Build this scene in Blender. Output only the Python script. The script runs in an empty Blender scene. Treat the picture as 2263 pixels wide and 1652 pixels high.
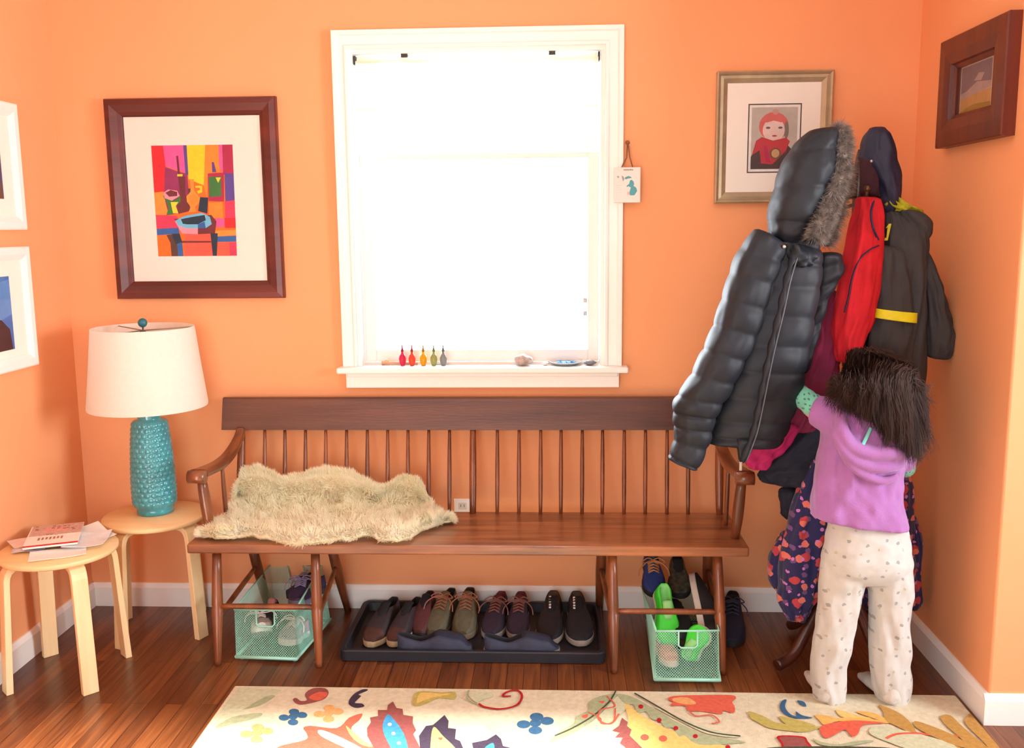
import bpy, math, random
from mathutils import Vector, Matrix, noise
R = random.Random(7)
PI = math.pi
sc = bpy.context.scene
COL = sc.collection

# ------------------------------------------------------------------ camera
CAM = Vector((1.8837, -3.5975, 1.5)); FOC = 2102.9; YAW, PIT, ROL = -0.0482, 0.1535, -0.01
FW = Vector((math.sin(YAW)*math.cos(PIT), math.cos(YAW)*math.cos(PIT), -math.sin(PIT)))
_rt = Vector((math.cos(YAW), -math.sin(YAW), 0)); _up = _rt.cross(FW)
RT = _rt*math.cos(ROL) + _up*math.sin(ROL); UP = -_rt*math.sin(ROL) + _up*math.cos(ROL)
cam = bpy.data.cameras.new('camera'); camo = bpy.data.objects.new('camera', cam); COL.objects.link(camo)
cam.sensor_width = 36; cam.lens = FOC/2263*36; cam.clip_start = 0.05
m = Matrix((RT, UP, -FW)).transposed().to_4x4(); m.translation = CAM; camo.matrix_world = m
sc.camera = camo

# ------------------------------------------------------------------ light, world, exposure
sc.view_settings.view_transform = 'Standard'; sc.view_settings.look = 'None'
sc.view_settings.exposure = 0.02; sc.view_settings.gamma = 1.0; sc.view_settings.use_curve_mapping = False
w = bpy.data.worlds.new('sky'); sc.world = w; w.use_nodes = True
w.node_tree.nodes['Background'].inputs[0].default_value = (0.93, 0.97, 1, 1)
w.node_tree.nodes['Background'].inputs[1].default_value = 3.0
def area(name, loc, rot, sx, sy, power, col):
    l = bpy.data.lights.new(name, 'AREA'); l.shape = 'RECTANGLE'; l.size = sx; l.size_y = sy; l.energy = power; l.color = col
    o = bpy.data.objects.new(name, l); o.location = loc; o.rotation_euler = rot; COL.objects.link(o); return o
# daylight through the window over the bench, and through the glazed doors at the other end of the room
area('window_daylight', (1.59, 0.32, 1.62), (-PI/2, 0, 0), 1.3, 1.5, 190, (0.84, 0.93, 1.0))
area('door_daylight', (1.0, -4.95, 1.35), (PI/2, 0, math.radians(4)), 2.1, 2.1, 55, (0.90, 0.97, 1.0))
area('side_window_daylight', (5.35, -2.2, 1.55), (PI/2, 0, PI/2), 1.5, 1.4, 190, (0.90, 0.96, 1.0))
sun = bpy.data.lights.new('sun', 'SUN'); sun.energy = 25; sun.angle = math.radians(2.0); sun.color = (1, 0.95, 0.86)
suno = bpy.data.objects.new('sun', sun); COL.objects.link(suno)
suno.rotation_euler = Vector((-0.02, -1, 0.545)).to_track_quat('Z', 'Y').to_euler()
sc.cycles.use_denoising = True; sc.cycles.max_bounces = 10; sc.cycles.diffuse_bounces = 7; sc.cycles.transmission_bounces = 8; sc.cycles.transparent_max_bounces = 12
sc.cycles.caustics_reflective = False; sc.cycles.caustics_refractive = False; sc.cycles.sample_clamp_indirect = 4

def at(px, py, x=None, y=None, z=None):
    d = FW + RT*((px-1131.5)/FOC) - UP*((py-826)/FOC)
    k, v = (0, x) if x is not None else (1, y) if y is not None else (2, z)
    return CAM + d*((v-CAM[k])/d[k])

# ------------------------------------------------------------------ materials
def s2l(c):
    return tuple(((v/255)/12.92 if v/255 <= .04045 else ((v/255+.055)/1.055)**2.4) for v in c[:3]) + (1,)
def mat(name, c, rough=.6, metal=0, noise_amt=.08, nscale=30, bump=0, bscale=200, spec=.5, sheen=0, coat=0, stretch=(1,1,1), c2=None):
    m = bpy.data.materials.new(name); m.use_nodes = True; nt = m.node_tree; b = nt.nodes['Principled BSDF']
    c = s2l(c); b.inputs['Roughness'].default_value = rough; b.inputs['Metallic'].default_value = metal
    b.inputs['Specular IOR Level'].default_value = spec
    if sheen: b.inputs['Sheen Weight'].default_value = sheen; b.inputs['Sheen Roughness'].default_value = .5
    if coat: b.inputs['Coat Weight'].default_value = coat; b.inputs['Coat Roughness'].default_value = .15
    tc = nt.nodes.new('ShaderNodeTexCoord'); mp = nt.nodes.new('ShaderNodeMapping'); mp.inputs['Scale'].default_value = stretch
    nt.links.new(tc.outputs['Object'], mp.inputs[0])
    n = nt.nodes.new('ShaderNodeTexNoise'); n.inputs['Scale'].default_value = nscale; n.inputs['Detail'].default_value = 4
    nt.links.new(mp.outputs[0], n.inputs['Vector'])
    r = nt.nodes.new('ShaderNodeValToRGB'); r.color_ramp.elements[0].position = .3; r.color_ramp.elements[1].position = .7
    if c2 is not None: a, d = c, s2l(c2)
    else:
        a = tuple(v*(1-noise_amt) for v in c[:3]) + (1,); d = tuple(min(1, v*(1+noise_amt)) for v in c[:3]) + (1,)
    r.color_ramp.elements[0].color = a; r.color_ramp.elements[1].color = d
    nt.links.new(n.outputs['Fac'], r.inputs[0]); nt.links.new(r.outputs[0], b.inputs['Base Color'])
    if bump:
        n2 = nt.nodes.new('ShaderNodeTexNoise'); n2.inputs['Scale'].default_value = bscale; nt.links.new(mp.outputs[0], n2.inputs['Vector'])
        bp = nt.nodes.new('ShaderNodeBump'); bp.inputs['Strength'].default_value = bump; bp.inputs['Distance'].default_value = .004
        nt.links.new(n2.outputs['Fac'], bp.inputs['Height']); nt.links.new(bp.outputs[0], b.inputs['Normal'])
    return m
def wood(name, c1, c2, axis=0, rough=.35, coat=0, scale=9):
    st = [14, 14, 14]; st[axis] = 1.2
    return mat(name, c1, rough=rough, c2=c2, stretch=tuple(st), nscale=scale/6, bump=.12, bscale=12, coat=coat)

def floor_mat():
    m = bpy.data.materials.new('red_oak_floor'); m.use_nodes = True; nt = m.node_tree; N = nt.nodes; L = nt.links; b = N['Principled BSDF']
    tc = N.new('ShaderNodeTexCoord'); mp = N.new('ShaderNodeMapping'); mp.inputs['Rotation'].default_value = (0, 0, PI/2); L.new(tc.outputs['Object'], mp.inputs[0])
    br = N.new('ShaderNodeTexBrick'); br.offset = .37; br.inputs['Scale'].default_value = 1; br.inputs['Brick Width'].default_value = .8
    br.inputs['Row Height'].default_value = .057; br.inputs['Mortar Size'].default_value = .0012; br.inputs['Mortar Smooth'].default_value = .3
    br.inputs['Color1'].default_value = s2l((92, 50, 28)); br.inputs['Color2'].default_value = s2l((132, 80, 44)); br.inputs['Mortar'].default_value = s2l((48, 18, 10))
    L.new(mp.outputs[0], br.inputs[0])
    mp2 = N.new('ShaderNodeMapping'); mp2.inputs['Scale'].default_value = (40, 2.2, 1); L.new(tc.outputs['Object'], mp2.inputs[0])
    n = N.new('ShaderNodeTexNoise'); n.inputs['Scale'].default_value = 1.5; n.inputs['Detail'].default_value = 6; n.inputs['Distortion'].default_value = 1.2; L.new(mp2.outputs[0], n.inputs[0])
    r = N.new('ShaderNodeValToRGB'); r.color_ramp.elements[0].position = .3; r.color_ramp.elements[1].position = .7
    r.color_ramp.elements[0].color = (.5, .42, .4, 1); r.color_ramp.elements[1].color = (1.15, 1.1, 1.05, 1); L.new(n.outputs['Fac'], r.inputs[0])
    mx = N.new('ShaderNodeMix'); mx.data_type = 'RGBA'; mx.blend_type = 'MULTIPLY'; mx.inputs[0].default_value = 1
    L.new(br.outputs[0], mx.inputs[6]); L.new(r.outputs[0], mx.inputs[7]); L.new(mx.outputs[2], b.inputs['Base Color'])
    b.inputs['Roughness'].default_value = .3
    bp = N.new('ShaderNodeBump'); bp.inputs['Strength'].default_value = .15; bp.inputs['Distance'].default_value = .002; L.new(br.outputs['Fac'], bp.inputs['Height'])
    bp.invert = True; L.new(bp.outputs[0], b.inputs['Normal'])
    return m
def glass_mat(name='clear_glass', refl=.08):
    m = bpy.data.materials.new(name); m.use_nodes = True; nt = m.node_tree; N = nt.nodes; L = nt.links
    N.remove(N['Principled BSDF']); out = N['Material Output']
    t = N.new('ShaderNodeBsdfTransparent'); g = N.new('ShaderNodeBsdfGlossy'); g.inputs['Roughness'].default_value = .03
    lw = N.new('ShaderNodeLayerWeight'); lw.inputs[0].default_value = refl*2.2
    mx = N.new('ShaderNodeMixShader'); L.new(lw.outputs['Fresnel'], mx.inputs[0]); L.new(t.outputs[0], mx.inputs[1]); L.new(g.outputs[0], mx.inputs[2]); L.new(mx.outputs[0], out.inputs[0])
    return m
def color_glass(name, c, a=.6):
    m = mat(name, c, rough=.1, noise_amt=.02); b = m.node_tree.nodes['Principled BSDF']
    b.inputs['Transmission Weight'].default_value = a; b.inputs['IOR'].default_value = 1.3; return m
def cloth_shade(name, c, tr=.45):     # thin woven cloth that lets daylight through
    m = mat(name, c, rough=.9, noise_amt=.03, nscale=60, bump=.1, bscale=400); nt = m.node_tree; N = nt.nodes; L = nt.links
    t = N.new('ShaderNodeBsdfTranslucent'); t.inputs[0].default_value = s2l(c); mx = N.new('ShaderNodeMixShader'); mx.inputs[0].default_value = tr
    L.new(N['Principled BSDF'].outputs[0], mx.inputs[1]); L.new(t.outputs[0], mx.inputs[2]); L.new(mx.outputs[0], N['Material Output'].inputs[0]); return m
def dots_mat(name, base, spots, scale, size):
    """cloth with scattered printed dots; spots: list of (colour, seed)"""
    m = mat(name, base, rough=.9, noise_amt=.05, bump=.15, bscale=500, sheen=.2); nt = m.node_tree; N = nt.nodes; L = nt.links; b = N['Principled BSDF']
    prev = b.inputs['Base Color'].links[0].from_socket
    tc = N.new('ShaderNodeTexCoord')
    for c, seed, sz, scl in spots:
        mp = N.new('ShaderNodeMapping'); mp.inputs['Rotation'].default_value = (PI/2, 0, 0); mp.inputs['Location'].default_value = (seed*3.1, seed*1.7, 0); mp.inputs['Scale'].default_value = (1, 1, 1); L.new(tc.outputs['Object'], mp.inputs[0])
        wob = N.new('ShaderNodeTexNoise'); wob.inputs['Scale'].default_value = scl*3.3; L.new(mp.outputs[0], wob.inputs[0])
        add = N.new('ShaderNodeVectorMath'); add.operation = 'MULTIPLY_ADD'; add.inputs[1].default_value = (.25/scl,)*3; L.new(wob.outputs['Color'], add.inputs[0]); L.new(mp.outputs[0], add.inputs[2])
        v = N.new('ShaderNodeTexVoronoi'); v.voronoi_dimensions = '2D'; v.inputs['Scale'].default_value = scl; v.inputs['Randomness'].default_value = .55; L.new(add.outputs[0], v.inputs['Vector'])
        lt = N.new('ShaderNodeMath'); lt.operation = 'LESS_THAN'; lt.inputs[1].default_value = sz; L.new(v.outputs['Distance'], lt.inputs[0])
        mx = N.new('ShaderNodeMix'); mx.data_type = 'RGBA'; L.new(lt.outputs[0], mx.inputs[0]); L.new(prev, mx.inputs[6]); mx.inputs[7].default_value = s2l(c); prev = mx.outputs[2]
    L.new(prev, b.inputs['Base Color']); return m

M = {}
M['wall'] = mat('orange_wall_paint', (234, 164, 116), rough=.75, noise_amt=.02, nscale=2, bump=.04, bscale=350, spec=.25)
M['white'] = mat('white_trim_paint', (240, 240, 236), rough=.4, noise_amt=.01)
M['ceil'] = mat('ceiling_paint', (238, 236, 230), rough=.9, noise_amt=.01)
M['floor'] = floor_mat()
M['glass'] = glass_mat()
M['pglass'] = glass_mat('picture_glass', .04)
M['benchx'] = wood('dark_walnut_stain_boards', (72, 40, 30), (104, 62, 46), 0, .38, .2)
M['benchz'] = wood('dark_walnut_stain_turnings', (82, 42, 22), (140, 78, 42), 2, .35, .2)
M['benchy'] = wood('dark_walnut_stain_arms', (82, 42, 22), (140, 78, 42), 1, .3, .3)
M['birch'] = wood('birch_ply', (226, 188, 132), (240, 208, 158), 0, .45)
M['birchz'] = wood('birch_legs', (228, 194, 142), (243, 216, 168), 2, .45)
M['mahog'] = wood('mahogany_frame', (70, 22, 18), (112, 42, 32), 0, .4, .1, 6)
M['brownfr'] = wood('dark_brown_frame', (74, 26, 20), (104, 42, 30), 2, .4, .1, 6)
M['post'] = wood('redwood_post', (52, 24, 16), (84, 40, 28), 2, .35, .2)
M['gold'] = mat('aged_silver_gilt', (172, 158, 130), rough=.42, metal=.35, noise_amt=.16, nscale=14)
M['mboard'] = mat('white_mat_board', (240, 236, 226), rough=.9, noise_amt=.01)
M['black'] = mat('black_paint', (26, 26, 28), rough=.5)
M['metal'] = mat('brushed_metal', (150, 145, 138), rough=.35, metal=.9)
M['teal'] = mat('teal_glazed_ceramic', (58, 146, 158), rough=.16, noise_amt=.18, nscale=25, coat=.6)
M['tealk'] = mat('teal_knob', (30, 105, 120), rough=.3)
M['shade'] = cloth_shade('white_linen_shade', (250, 247, 240))
M['blind'] = cloth_shade('cream_blind_cloth', (252, 250, 240))
M['mint'] = mat('mint_enamel', (152, 214, 194), rough=.4, noise_amt=.03)
M['rubber'] = mat('black_rubber', (30, 33, 42), rough=.55, noise_amt=.15)
M['wool'] = cloth_shade('sheep_wool', (255, 253, 238), .62); M['wool_old'] = mat('sheep_wool_plain', (254, 248, 226), rough=.95, noise_amt=.03, nscale=12, spec=.1)
def C(name, c, **k):
    if name not in M: M[name] = mat(name, c, **k)
    return M[name]

# ------------------------------------------------------------------ mesh builder
ORG = {}
class MB:
    def __init__(s): s.v = []; s.f = []; s.m = []; s.s = []
    def add(s, vs, fs, m=0, sm=False):
        o = len(s.v); s.v += [Vector(v) for v in vs]
        for f in fs: s.f.append([i+o for i in f]); s.m.append(m); s.s.append(sm)
        return s
    def box(s, lo, hi, m=0, mtx=None):
        x0, y0, z0 = lo; x1, y1, z1 = hi
        vs = [(x0,y0,z0),(x1,y0,z0),(x1,y1,z0),(x0,y1,z0),(x0,y0,z1),(x1,y0,z1),(x1,y1,z1),(x0,y1,z1)]
        if mtx is not None: vs = [mtx @ Vector(v) for v in vs]
        return s.add(vs, [(3,2,1,0),(4,5,6,7),(0,1,5,4),(1,2,6,5),(2,3,7,6),(3,0,4,7)], m)
    def rings(s, rs, m=0, sm=True, caps=True, closed=True, mf=None):
        n = len(rs[0]); vs = [p for r in rs for p in r]; fs = []; ms = []
        for i in range(len(rs)-1):
            for j in range(n if closed else n-1):
                k = (j+1) % n; fs.append((i*n+j, i*n+k, (i+1)*n+k, (i+1)*n+j)); ms.append(mf(i, j) if mf else m)
        o = len(s.v); s.v += [Vector(v) for v in vs]
        for f, mm in zip(fs, ms): s.f.append([q+o for q in f]); s.m.append(mm); s.s.append(sm)
        if caps:
            s.f.append([o+j for j in range(n)][::-1]); s.m.append(ms[0]); s.s.append(False)
            s.f.append([o+(len(rs)-1)*n+j for j in range(n)]); s.m.append(ms[-1]); s.s.append(False)
        return s
    def lathe(s, prof, c=(0,0,0), n=32, m=0, sm=True, caps=True):
        c = Vector(c)
        return s.rings([[c+Vector((r*math.cos(2*PI*j/n), r*math.sin(2*PI*j/n), z)) for j in range(n)] for r, z in prof], m, sm, caps)
    def tube(s, pts, rad, n=10, m=0, flat=1.0, ref=None, caps=True):
        pts = [Vector(p) for p in pts]; rs = []
        rr = rad if hasattr(rad, '__len__') else [rad]*len(pts)
        ref = Vector(ref) if ref is not None else None
        for i, p in enumerate(pts):
            t = (pts[min(i+1, len(pts)-1)] - pts[max(i-1, 0)]).normalized()
            if ref is not None: a = ref - t*ref.dot(t)
            elif i == 0: a = t.cross(Vector((0,0,1))) if abs(t.z) < .9 else t.cross(Vector((0,1,0)))
            else: a = prev - t*prev.dot(t)
            a = a.normalized(); prev = a; b = t.cross(a)
            rs.append([p + a*(rr[i]*math.cos(2*PI*j/n)) + b*(rr[i]*flat*math.sin(2*PI*j/n)) for j in range(n)])
        return s.rings(rs, m, True, caps)
    def poly(s, pts, nrm, th, m=0):          # flat outline given thickness along nrm
        n = len(pts); nrm = Vector(nrm); pts = [Vector(p) for p in pts]
        A = sum(((pts[i]-pts[0]).cross(pts[(i+1) % n]-pts[0]) for i in range(n)), Vector())
        if A.dot(nrm) < 0: pts = pts[::-1]
        vs = [p + nrm*th for p in pts] + list(pts)
        return s.add(vs, [list(range(n))] + [(i, i+n, (i+1) % n + n, (i+1) % n) for i in range(n)], m)
    def ball(s, c, r, m=0, n=16, sc=(1,1,1)):
        c = Vector(c); h = n//2
        return s.rings([[c+Vector((r*sc[0]*math.sin(PI*i/h)*math.cos(2*PI*j/n), r*sc[1]*math.sin(PI*i/h)*math.sin(2*PI*j/n), -r*sc[2]*math.cos(PI*i/h))) for j in range(n)]
                        for i in [.12]+list(range(1, h))+[h-.12]], m)
    def build(s, name, mats, parent=None, bevel=0, sub=0, remesh=0, smooth_it=0):
        me = bpy.data.meshes.new(name); o = bpy.data.objects.new(name, me); COL.objects.link(o)
        org = ORG.get(parent.name, Vector()) if parent else Vector()
        me.from_pydata([v-org for v in s.v], [], s.f)
        if not isinstance(mats, (list, tuple)): mats = [mats]
        for q in mats: me.materials.append(M[q] if isinstance(q, str) else q)
        me.polygons.foreach_set('material_index', s.m); me.polygons.foreach_set('use_smooth', s.s); me.update()
        if parent: o.parent = parent; ORG[o.name] = org
        if remesh:
            r = o.modifiers.new('r', 'REMESH'); r.mode = 'VOXEL'; r.voxel_size = remesh; r.use_smooth_shade = True
            if smooth_it: q = o.modifiers.new('s', 'SMOOTH'); q.iterations = smooth_it; q.factor = .5
        if bevel:
            b = o.modifiers.new('b', 'BEVEL'); b.width = bevel; b.segments = 2; b.limit_method = 'ANGLE'; b.angle_limit = .6
        if sub: q = o.modifiers.new('d', 'SUBSURF'); q.levels = q.render_levels = sub
        return o
def tag(o, label, cat, group=None):
    o['label'] = label; o['category'] = cat
    if group: o['group'] = group
    return o
def thing(name, label, cat, loc, group=None):
    o = bpy.data.objects.new(name, None); o.empty_display_size = .1; COL.objects.link(o); o.location = loc; ORG[o.name] = Vector(loc)
    return tag(o, label, cat, group)
def struct(o): o['kind'] = 'structure'; return o
def copy_tree(o, parent=None):
    c = o.copy(); COL.objects.link(c)
    if parent is not None: c.parent = parent
    for ch in list(o.children): copy_tree(ch, c)
    return c
def cr(ps, n):                      # Catmull-Rom through a list of tuples/vectors
    out = []; k = len(ps)
    for i in range(k-1):
        p0, p1, p2, p3 = ps[max(i-1, 0)], ps[i], ps[i+1], ps[min(i+2, k-1)]
        for j in range(n):
            t = j/n; out.append(tuple(.5*((2*b)+(-a+c)*t+(2*a-5*b+4*c-d)*t*t+(-a+3*b-3*c+d)*t**3) for a, b, c, d in zip(p0, p1, p2, p3)))
    out.append(tuple(ps[-1])); return out
def shell(mb, rows, n=40, sub=6, quilt=0, qn=6, wr=.006, wf=(7, 3), ex=.85, m=0, close=True, seed=0, tilt=0, mf=None):
    """a hanging cloth body with real depth; rows = (pxL, pyL, pxR, pyR, y, half_depth) traced top to bottom"""
    rs = []; rows = cr(rows, sub); T = len(rows)
    for i, (a, b, c, d, y, h) in enumerate(rows):
        P = at(a, b, y=y); Q = at(c, d, y=y); ctr = (P+Q)/2; W = (Q-P)/2; s = i/(T-1); q = 0
        if quilt: q = abs(math.sin(PI*qn*s + 0.35*math.sin(3*s)))**.5*quilt - quilt*.7
        end = 1
        if close:
            e = min(i, T-1-i)/2.0
            if e < 1: end = .55+.45*math.sin(e*PI/2)
        r = []
        for j in range(n):
            t = 2*PI*j/n; cx, sy = math.cos(t), -math.sin(t)
            cx = math.copysign(abs(cx)**ex, cx); sy = math.copysign(abs(sy)**ex, sy)
            v = noise.noise(Vector((cx*wf[0]*.5+seed, sy*2+seed, s*wf[1])))*wr*2 + noise.noise(Vector((cx*wf[0]*1.4+seed, sy*5, s*wf[1]*2+seed)))*wr + q
            dr = Vector((cx, sy*1.0, 0)); wl = max(W.length, .01)
            r.append(ctr + W*(cx*(end+v/wl*.6)) + Vector((0, 1, 0))*sy*(h*end + v))
        rs.append(r)
    return mb.rings(rs, m, True, True, True, mf)

# ================================================================== the room
WX, YR = 3.181, -0.844            # right wall x, outside corner y
WIN = (1.118, 2.061, .975, 2.146)
b = MB(); b.box((-.12, -4.7, -.05), (5.2, .15, 0)); struct(b.build('floor', 'floor'))
b = MB(); b.box((-.12, -4.7, 2.62), (5.2, .15, 2.7)); struct(b.build('ceiling', 'ceil'))
b = MB(); b.box((-.12, -4.7, 0), (0, .15, 2.62)); struct(b.build('wall_left', 'wall'))
b = MB(); x0, x1, z0, z1 = WIN
b.box((0, 0, 0), (x0, .15, 2.62)); b.box((x1, 0, 0), (WX, .15, 2.62)); b.box((x0, 0, 0), (x1, .15, z0)); b.box((x0, 0, z1), (x1, .15, 2.62))
struct(b.build('wall_back', 'wall'))
b = MB(); b.box((WX, YR, 0), (5.2, .15, 2.62)); struct(b.build('wall_right', 'wall', bevel=.006))
b = MB(); b.box((5.08, -4.7, 0), (5.2, -2.95, 2.62)); b.box((5.08, -1.45, 0), (5.2, YR, 2.62)); b.box((5.08, -2.95, 0), (5.2, -1.45, .85)); b.box((5.08, -2.95, 2.25), (5.2, -1.45, 2.62)); struct(b.build('wall_far_right', 'wall'))
b = MB(); b.box((5.07, -2.95, .85), (5.2, -2.89, 2.25)); b.box((5.07, -1.51, .85), (5.2, -1.45, 2.25)); b.box((5.05, -2.89, .85), (5.2, -1.51, .90)); b.box((5.07, -2.89, 2.19), (5.2, -1.51, 2.25)); b.box((5.10, -2.22, .90), (5.14, -2.18, 2.19)); w2 = struct(b.build('window_2', 'white'))
MB().box((5.118, -2.89, .90), (5.122, -1.51, 2.19)).build('glass_pane', 'glass', w2)
b = MB(); b.box((0, -4.7, 0), (.04, -4.6, 2.62)); b.box((2.1, -4.7, 0), (5.08, -4.6, 2.62)); b.box((.04, -4.7, 2.1), (2.1, -4.6, 2.62)); struct(b.build('wall_front', 'wall'))
d = struct(MB().box((.04, -4.69, 0), (.08, -4.61, 2.1)).box((2.06, -4.69, 0), (2.1, -4.61, 2.1)).box((.08, -4.69, 2.04), (2.06, -4.61, 2.1)).build('door_1', 'white'))
MB().box((.08, -4.655, .02), (2.06, -4.65, 2.04)).build('glass_pane', 'glass', d)
BH = .096
def base_prof(p0, p1, nrm, name):
    b = MB(); p0, p1, nrm = Vector(p0), Vector(p1), Vector(nrm); up = Vector((0, 0, 1))
    prof = [(0, 0), (.016, 0), (.016, .078), (.011, .088), (.006, BH), (0, BH)]
    b.rings([[p + nrm*a + up*z for a, z in prof] for p in (p0, p1)], 0, False); struct(b.build(name, 'white'))
base_prof((0, 0, 0), (WX, 0, 0), (0, -1, 0), 'baseboard_back')
base_prof((0, -4.6, 0), (0, 0, 0), (1, 0, 0), 'baseboard_left')
base_prof((WX, YR, 0), (WX, 0, 0), (-1, 0, 0), 'baseboard_right')
base_prof((WX-.016, YR, 0), (5.08, YR, 0), (0, -1, 0), 'baseboard_return')

# ------------------------------------------------------------------ window
wn = bpy.data.objects.new('window_1', None); COL.objects.link(wn); wn.location = (1.59, 0, .9); ORG[wn.name] = Vector((1.59, 0, .9)); struct(wn)
ox0, ox1, oz1 = 1.063, 2.127, 2.212
def frame(mb, x0, x1, z0, z1, wd, prof, y0=0, flip=1, m=0):
    """mitred moulding round a rectangle on the back wall; prof = [(inset 0..1, projection)]"""
    loops = []
    for t, pr in prof:
        i = wd*t; loops.append([Vector((x0+i, y0-pr, z0+i)), Vector((x1-i, y0-pr, z0+i)), Vector((x1-i, y0-pr, z1-i)), Vector((x0+i, y0-pr, z1-i))])
    mb.rings(loops, m, False, False)
b = MB()
CP = [(0, 0), (0, .026), (.014, .026), (.018, .019), (.044, .017), (.048, .023), (.058, .023), (.058, 0)]
for path in (((ox0, .976, 1, 0), (ox0, oz1, 1, -1), (ox1, oz1, -1, -1), (ox1, .976, -1, 0)),):
    b.rings([[Vector((X+sx_*w_*(.055/.058 if sx_ > 0 else .066/.058), -pr, Z+sz_*w_*((oz1-z1)/.058))) for w_, pr in CP] for X, Z, sx_, sz_ in path], 0, False)
b.build('casing', 'white', wn, bevel=.002)
MB().box((1.045, -.062, .953), (2.150, .06, .976)).build('window_stool', 'white', wn, bevel=.006)
MB().box((1.072, -.020, .893), (2.118, 0, .953)).box((1.078, -.026, .935), (2.112, 0, .953)).build('apron', 'white', wn, bevel=.003)
MB().box((x0, -.004, .976), (x0+.016, .15, z1)).box((x1-.016, -.004, .976), (x1, .15, z1)).box((x0+.016, -.004, z1-.016), (x1-.016, .15, z1)).box((x0+.016, .06, .965), (x1-.016, .15, .982)).build('jamb', 'white', wn)
def sash(zlo, zhi, y, nm):
    b = MB(); a, c = x0+.018, x1-.018; s = .042
    b.box((a, y, zlo), (a+s, y+.03, zhi)).box((c-s, y, zlo), (c, y+.03, zhi)).box((a+s, y, zlo), (c-s, y+.03, zlo+.045)).box((a+s, y, zhi-.022), (c-s, y+.03, zhi))
    o = b.build(nm, 'white', wn, bevel=.003)
    MB().box((a+s, y+.012, zlo+.045), (c-s, y+.016, zhi-.022)).build('glass_pane', 'glass', o)
sash(.984, 1.775, .062, 'lower_sash'); sash(1.755, 2.128, .098, 'upper_sash')
for zz in (1.16, 1.21): MB().box((x1-.078, .048, zz), (x1-.064, .063, zz+.018)).build('sash_latch', 'metal', wn, bevel=.003)
# cream blind, raised, in the top of the recess
t = thing('window_blind', 'cream cloth roller blind pulled up in the top of the window recess', 'blind', (1.59, .03, 2.12))
MB().tube([(x0+.03, .028, 2.108), (x1-.03, .028, 2.108)], .017, 16).build('roller', 'blind', t)
b = MB(); zb = 1.935
for k in range(2):
    yy = .012 + k*.006
    b.rings([[Vector((x0+.025 + (x1-x0-.05)*i/24, yy+.0018*math.sin(i*1.3+k), z)) for i in range(25)] for z in (2.108, 2.05, 1.99, zb+.02*k)], 0, True, False, False)
b.tube([(x0+.025, .015, zb), (x1-.025, .015, zb)], .006, 8); b.build('blind_cloth', 'blind', t)
for xx in (1.325, 1.868): MB().box((xx-.012, .006, 2.118), (xx+.012, .04, 2.131)).build('bracket', C('dark_metal', (70, 66, 60), metal=.6), t, bevel=.002)
for xx in (x0+.018, x1-.026): MB().box((xx, .012, 2.095), (xx+.007, .045, 2.127)).build('end_bracket', C('dark_metal', (70, 66, 60)), t, bevel=.002)

# ------------------------------------------------------------------ things on the window sill (z .976)
SZ = .976
t = tag(MB().tube([(1.205, .02, SZ+.008), (1.24, .02, SZ+.009), (1.345, .018, SZ+.006)], [.008, .006, .005], 8).ball((1.225, .02, SZ+.014), .009).build('wooden_stick', C('pale_wood', (205, 165, 130))),
        'pale wooden stick lying on the window sill beside the row of tiny bottles', 'stick')
cols = [('pink', (225, 50, 90)), ('coral orange', (240, 85, 60)), ('yellow', (245, 180, 30)), ('olive green', (170, 180, 110)), ('smoky clear', (150, 158, 160))]
for i, (nm, c) in enumerate(cols):
    px = (890, 911, 936, 959, 980)[i]; P = at(px, 810, y=.0); P.z = SZ
    t = thing('tiny_bottle', 'tiny %s glass bottle with pointed stopper on the window sill' % nm, 'bottle', P, 'tiny coloured bottles on the window sill')
    MB().lathe([(.002, 0), (.008, .001), (.0125, .014), (.014, .028), (.011, .040), (.006, .046), (.005, .050), (.0055, .053)], P, 16).build('bottle_body', color_glass(nm.replace(' ', '_')+'_glass', c, .35), t)
    MB().lathe([(.003, .050), (.006, .056), (.005, .062), (.002, .070), (.0028, .074), (.0008, .082)], P, 10).build('stopper', color_glass(nm.replace(' ', '_')+'_stopper', tuple(v*.6 for v in c), .2), t)
def rock(name, label, px, r, sc3, c, seed):
    P = at(px, 806, y=0); b = MB(); n = 20; rs = []
    for i in range(1, 10):
        th = PI*i/10; ring = []
        for j in range(n):
            d = Vector((math.sin(th)*math.cos(2*PI*j/n), math.sin(th)*math.sin(2*PI*j/n), -math.cos(th)))
            k = 1+.35*noise.noise(d*1.6+Vector((seed, 0, 0)))
            ring.append(Vector((P.x+d.x*r*sc3[0]*k, .0+d.y*r*sc3[1]*k, SZ+r*sc3[2]*.93*(1+d.z*(k if d.z > 0 else 1)))))
        rs.append(ring)
    b.rings(rs, 0, True); tag(b.build(name, c), label, 'stone')
rock('rock', 'mottled brown and grey rock on the window sill', 1156, .036, (1, .8, .62), mat('mottled_stone', (150, 125, 112), c2=(210, 200, 195), nscale=60), 1)
rock('pebble', 'small round white pebble on the window sill', 1205, .012, (1.1, 1, .6), C('white_stone', (225, 225, 225)), 4)
rock('pebble', 'dark grey pebble in the corner of the window sill', 1304, .018, (1.2, 1, .6), C('grey_stone', (120, 122, 128)), 8)
P = at(1250, 806, y=0)
t = thing('trinket_dish', 'small shallow glass dish of blue pieces on the window sill', 'dish', (P.x, 0, SZ))
MB().lathe([(.03, 0), (.045, .004), (.062, .014), (.064, .014), (.047, .003), (.001, .003)], (P.x, .02, SZ), 28).build('dish', color_glass('dish_glass', (205, 225, 235), .5), t)
b = MB()
for k in range(16): a = k*2.4; rr = .005+.0022*k; b.ball((P.x+rr*math.cos(a), .02+rr*.8*math.sin(a), SZ+.009), .008, 0, 8, (1, 1, .6))
b.build('blue_pieces', C('blue_pieces', (60, 150, 215), rough=.3), t)
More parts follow.
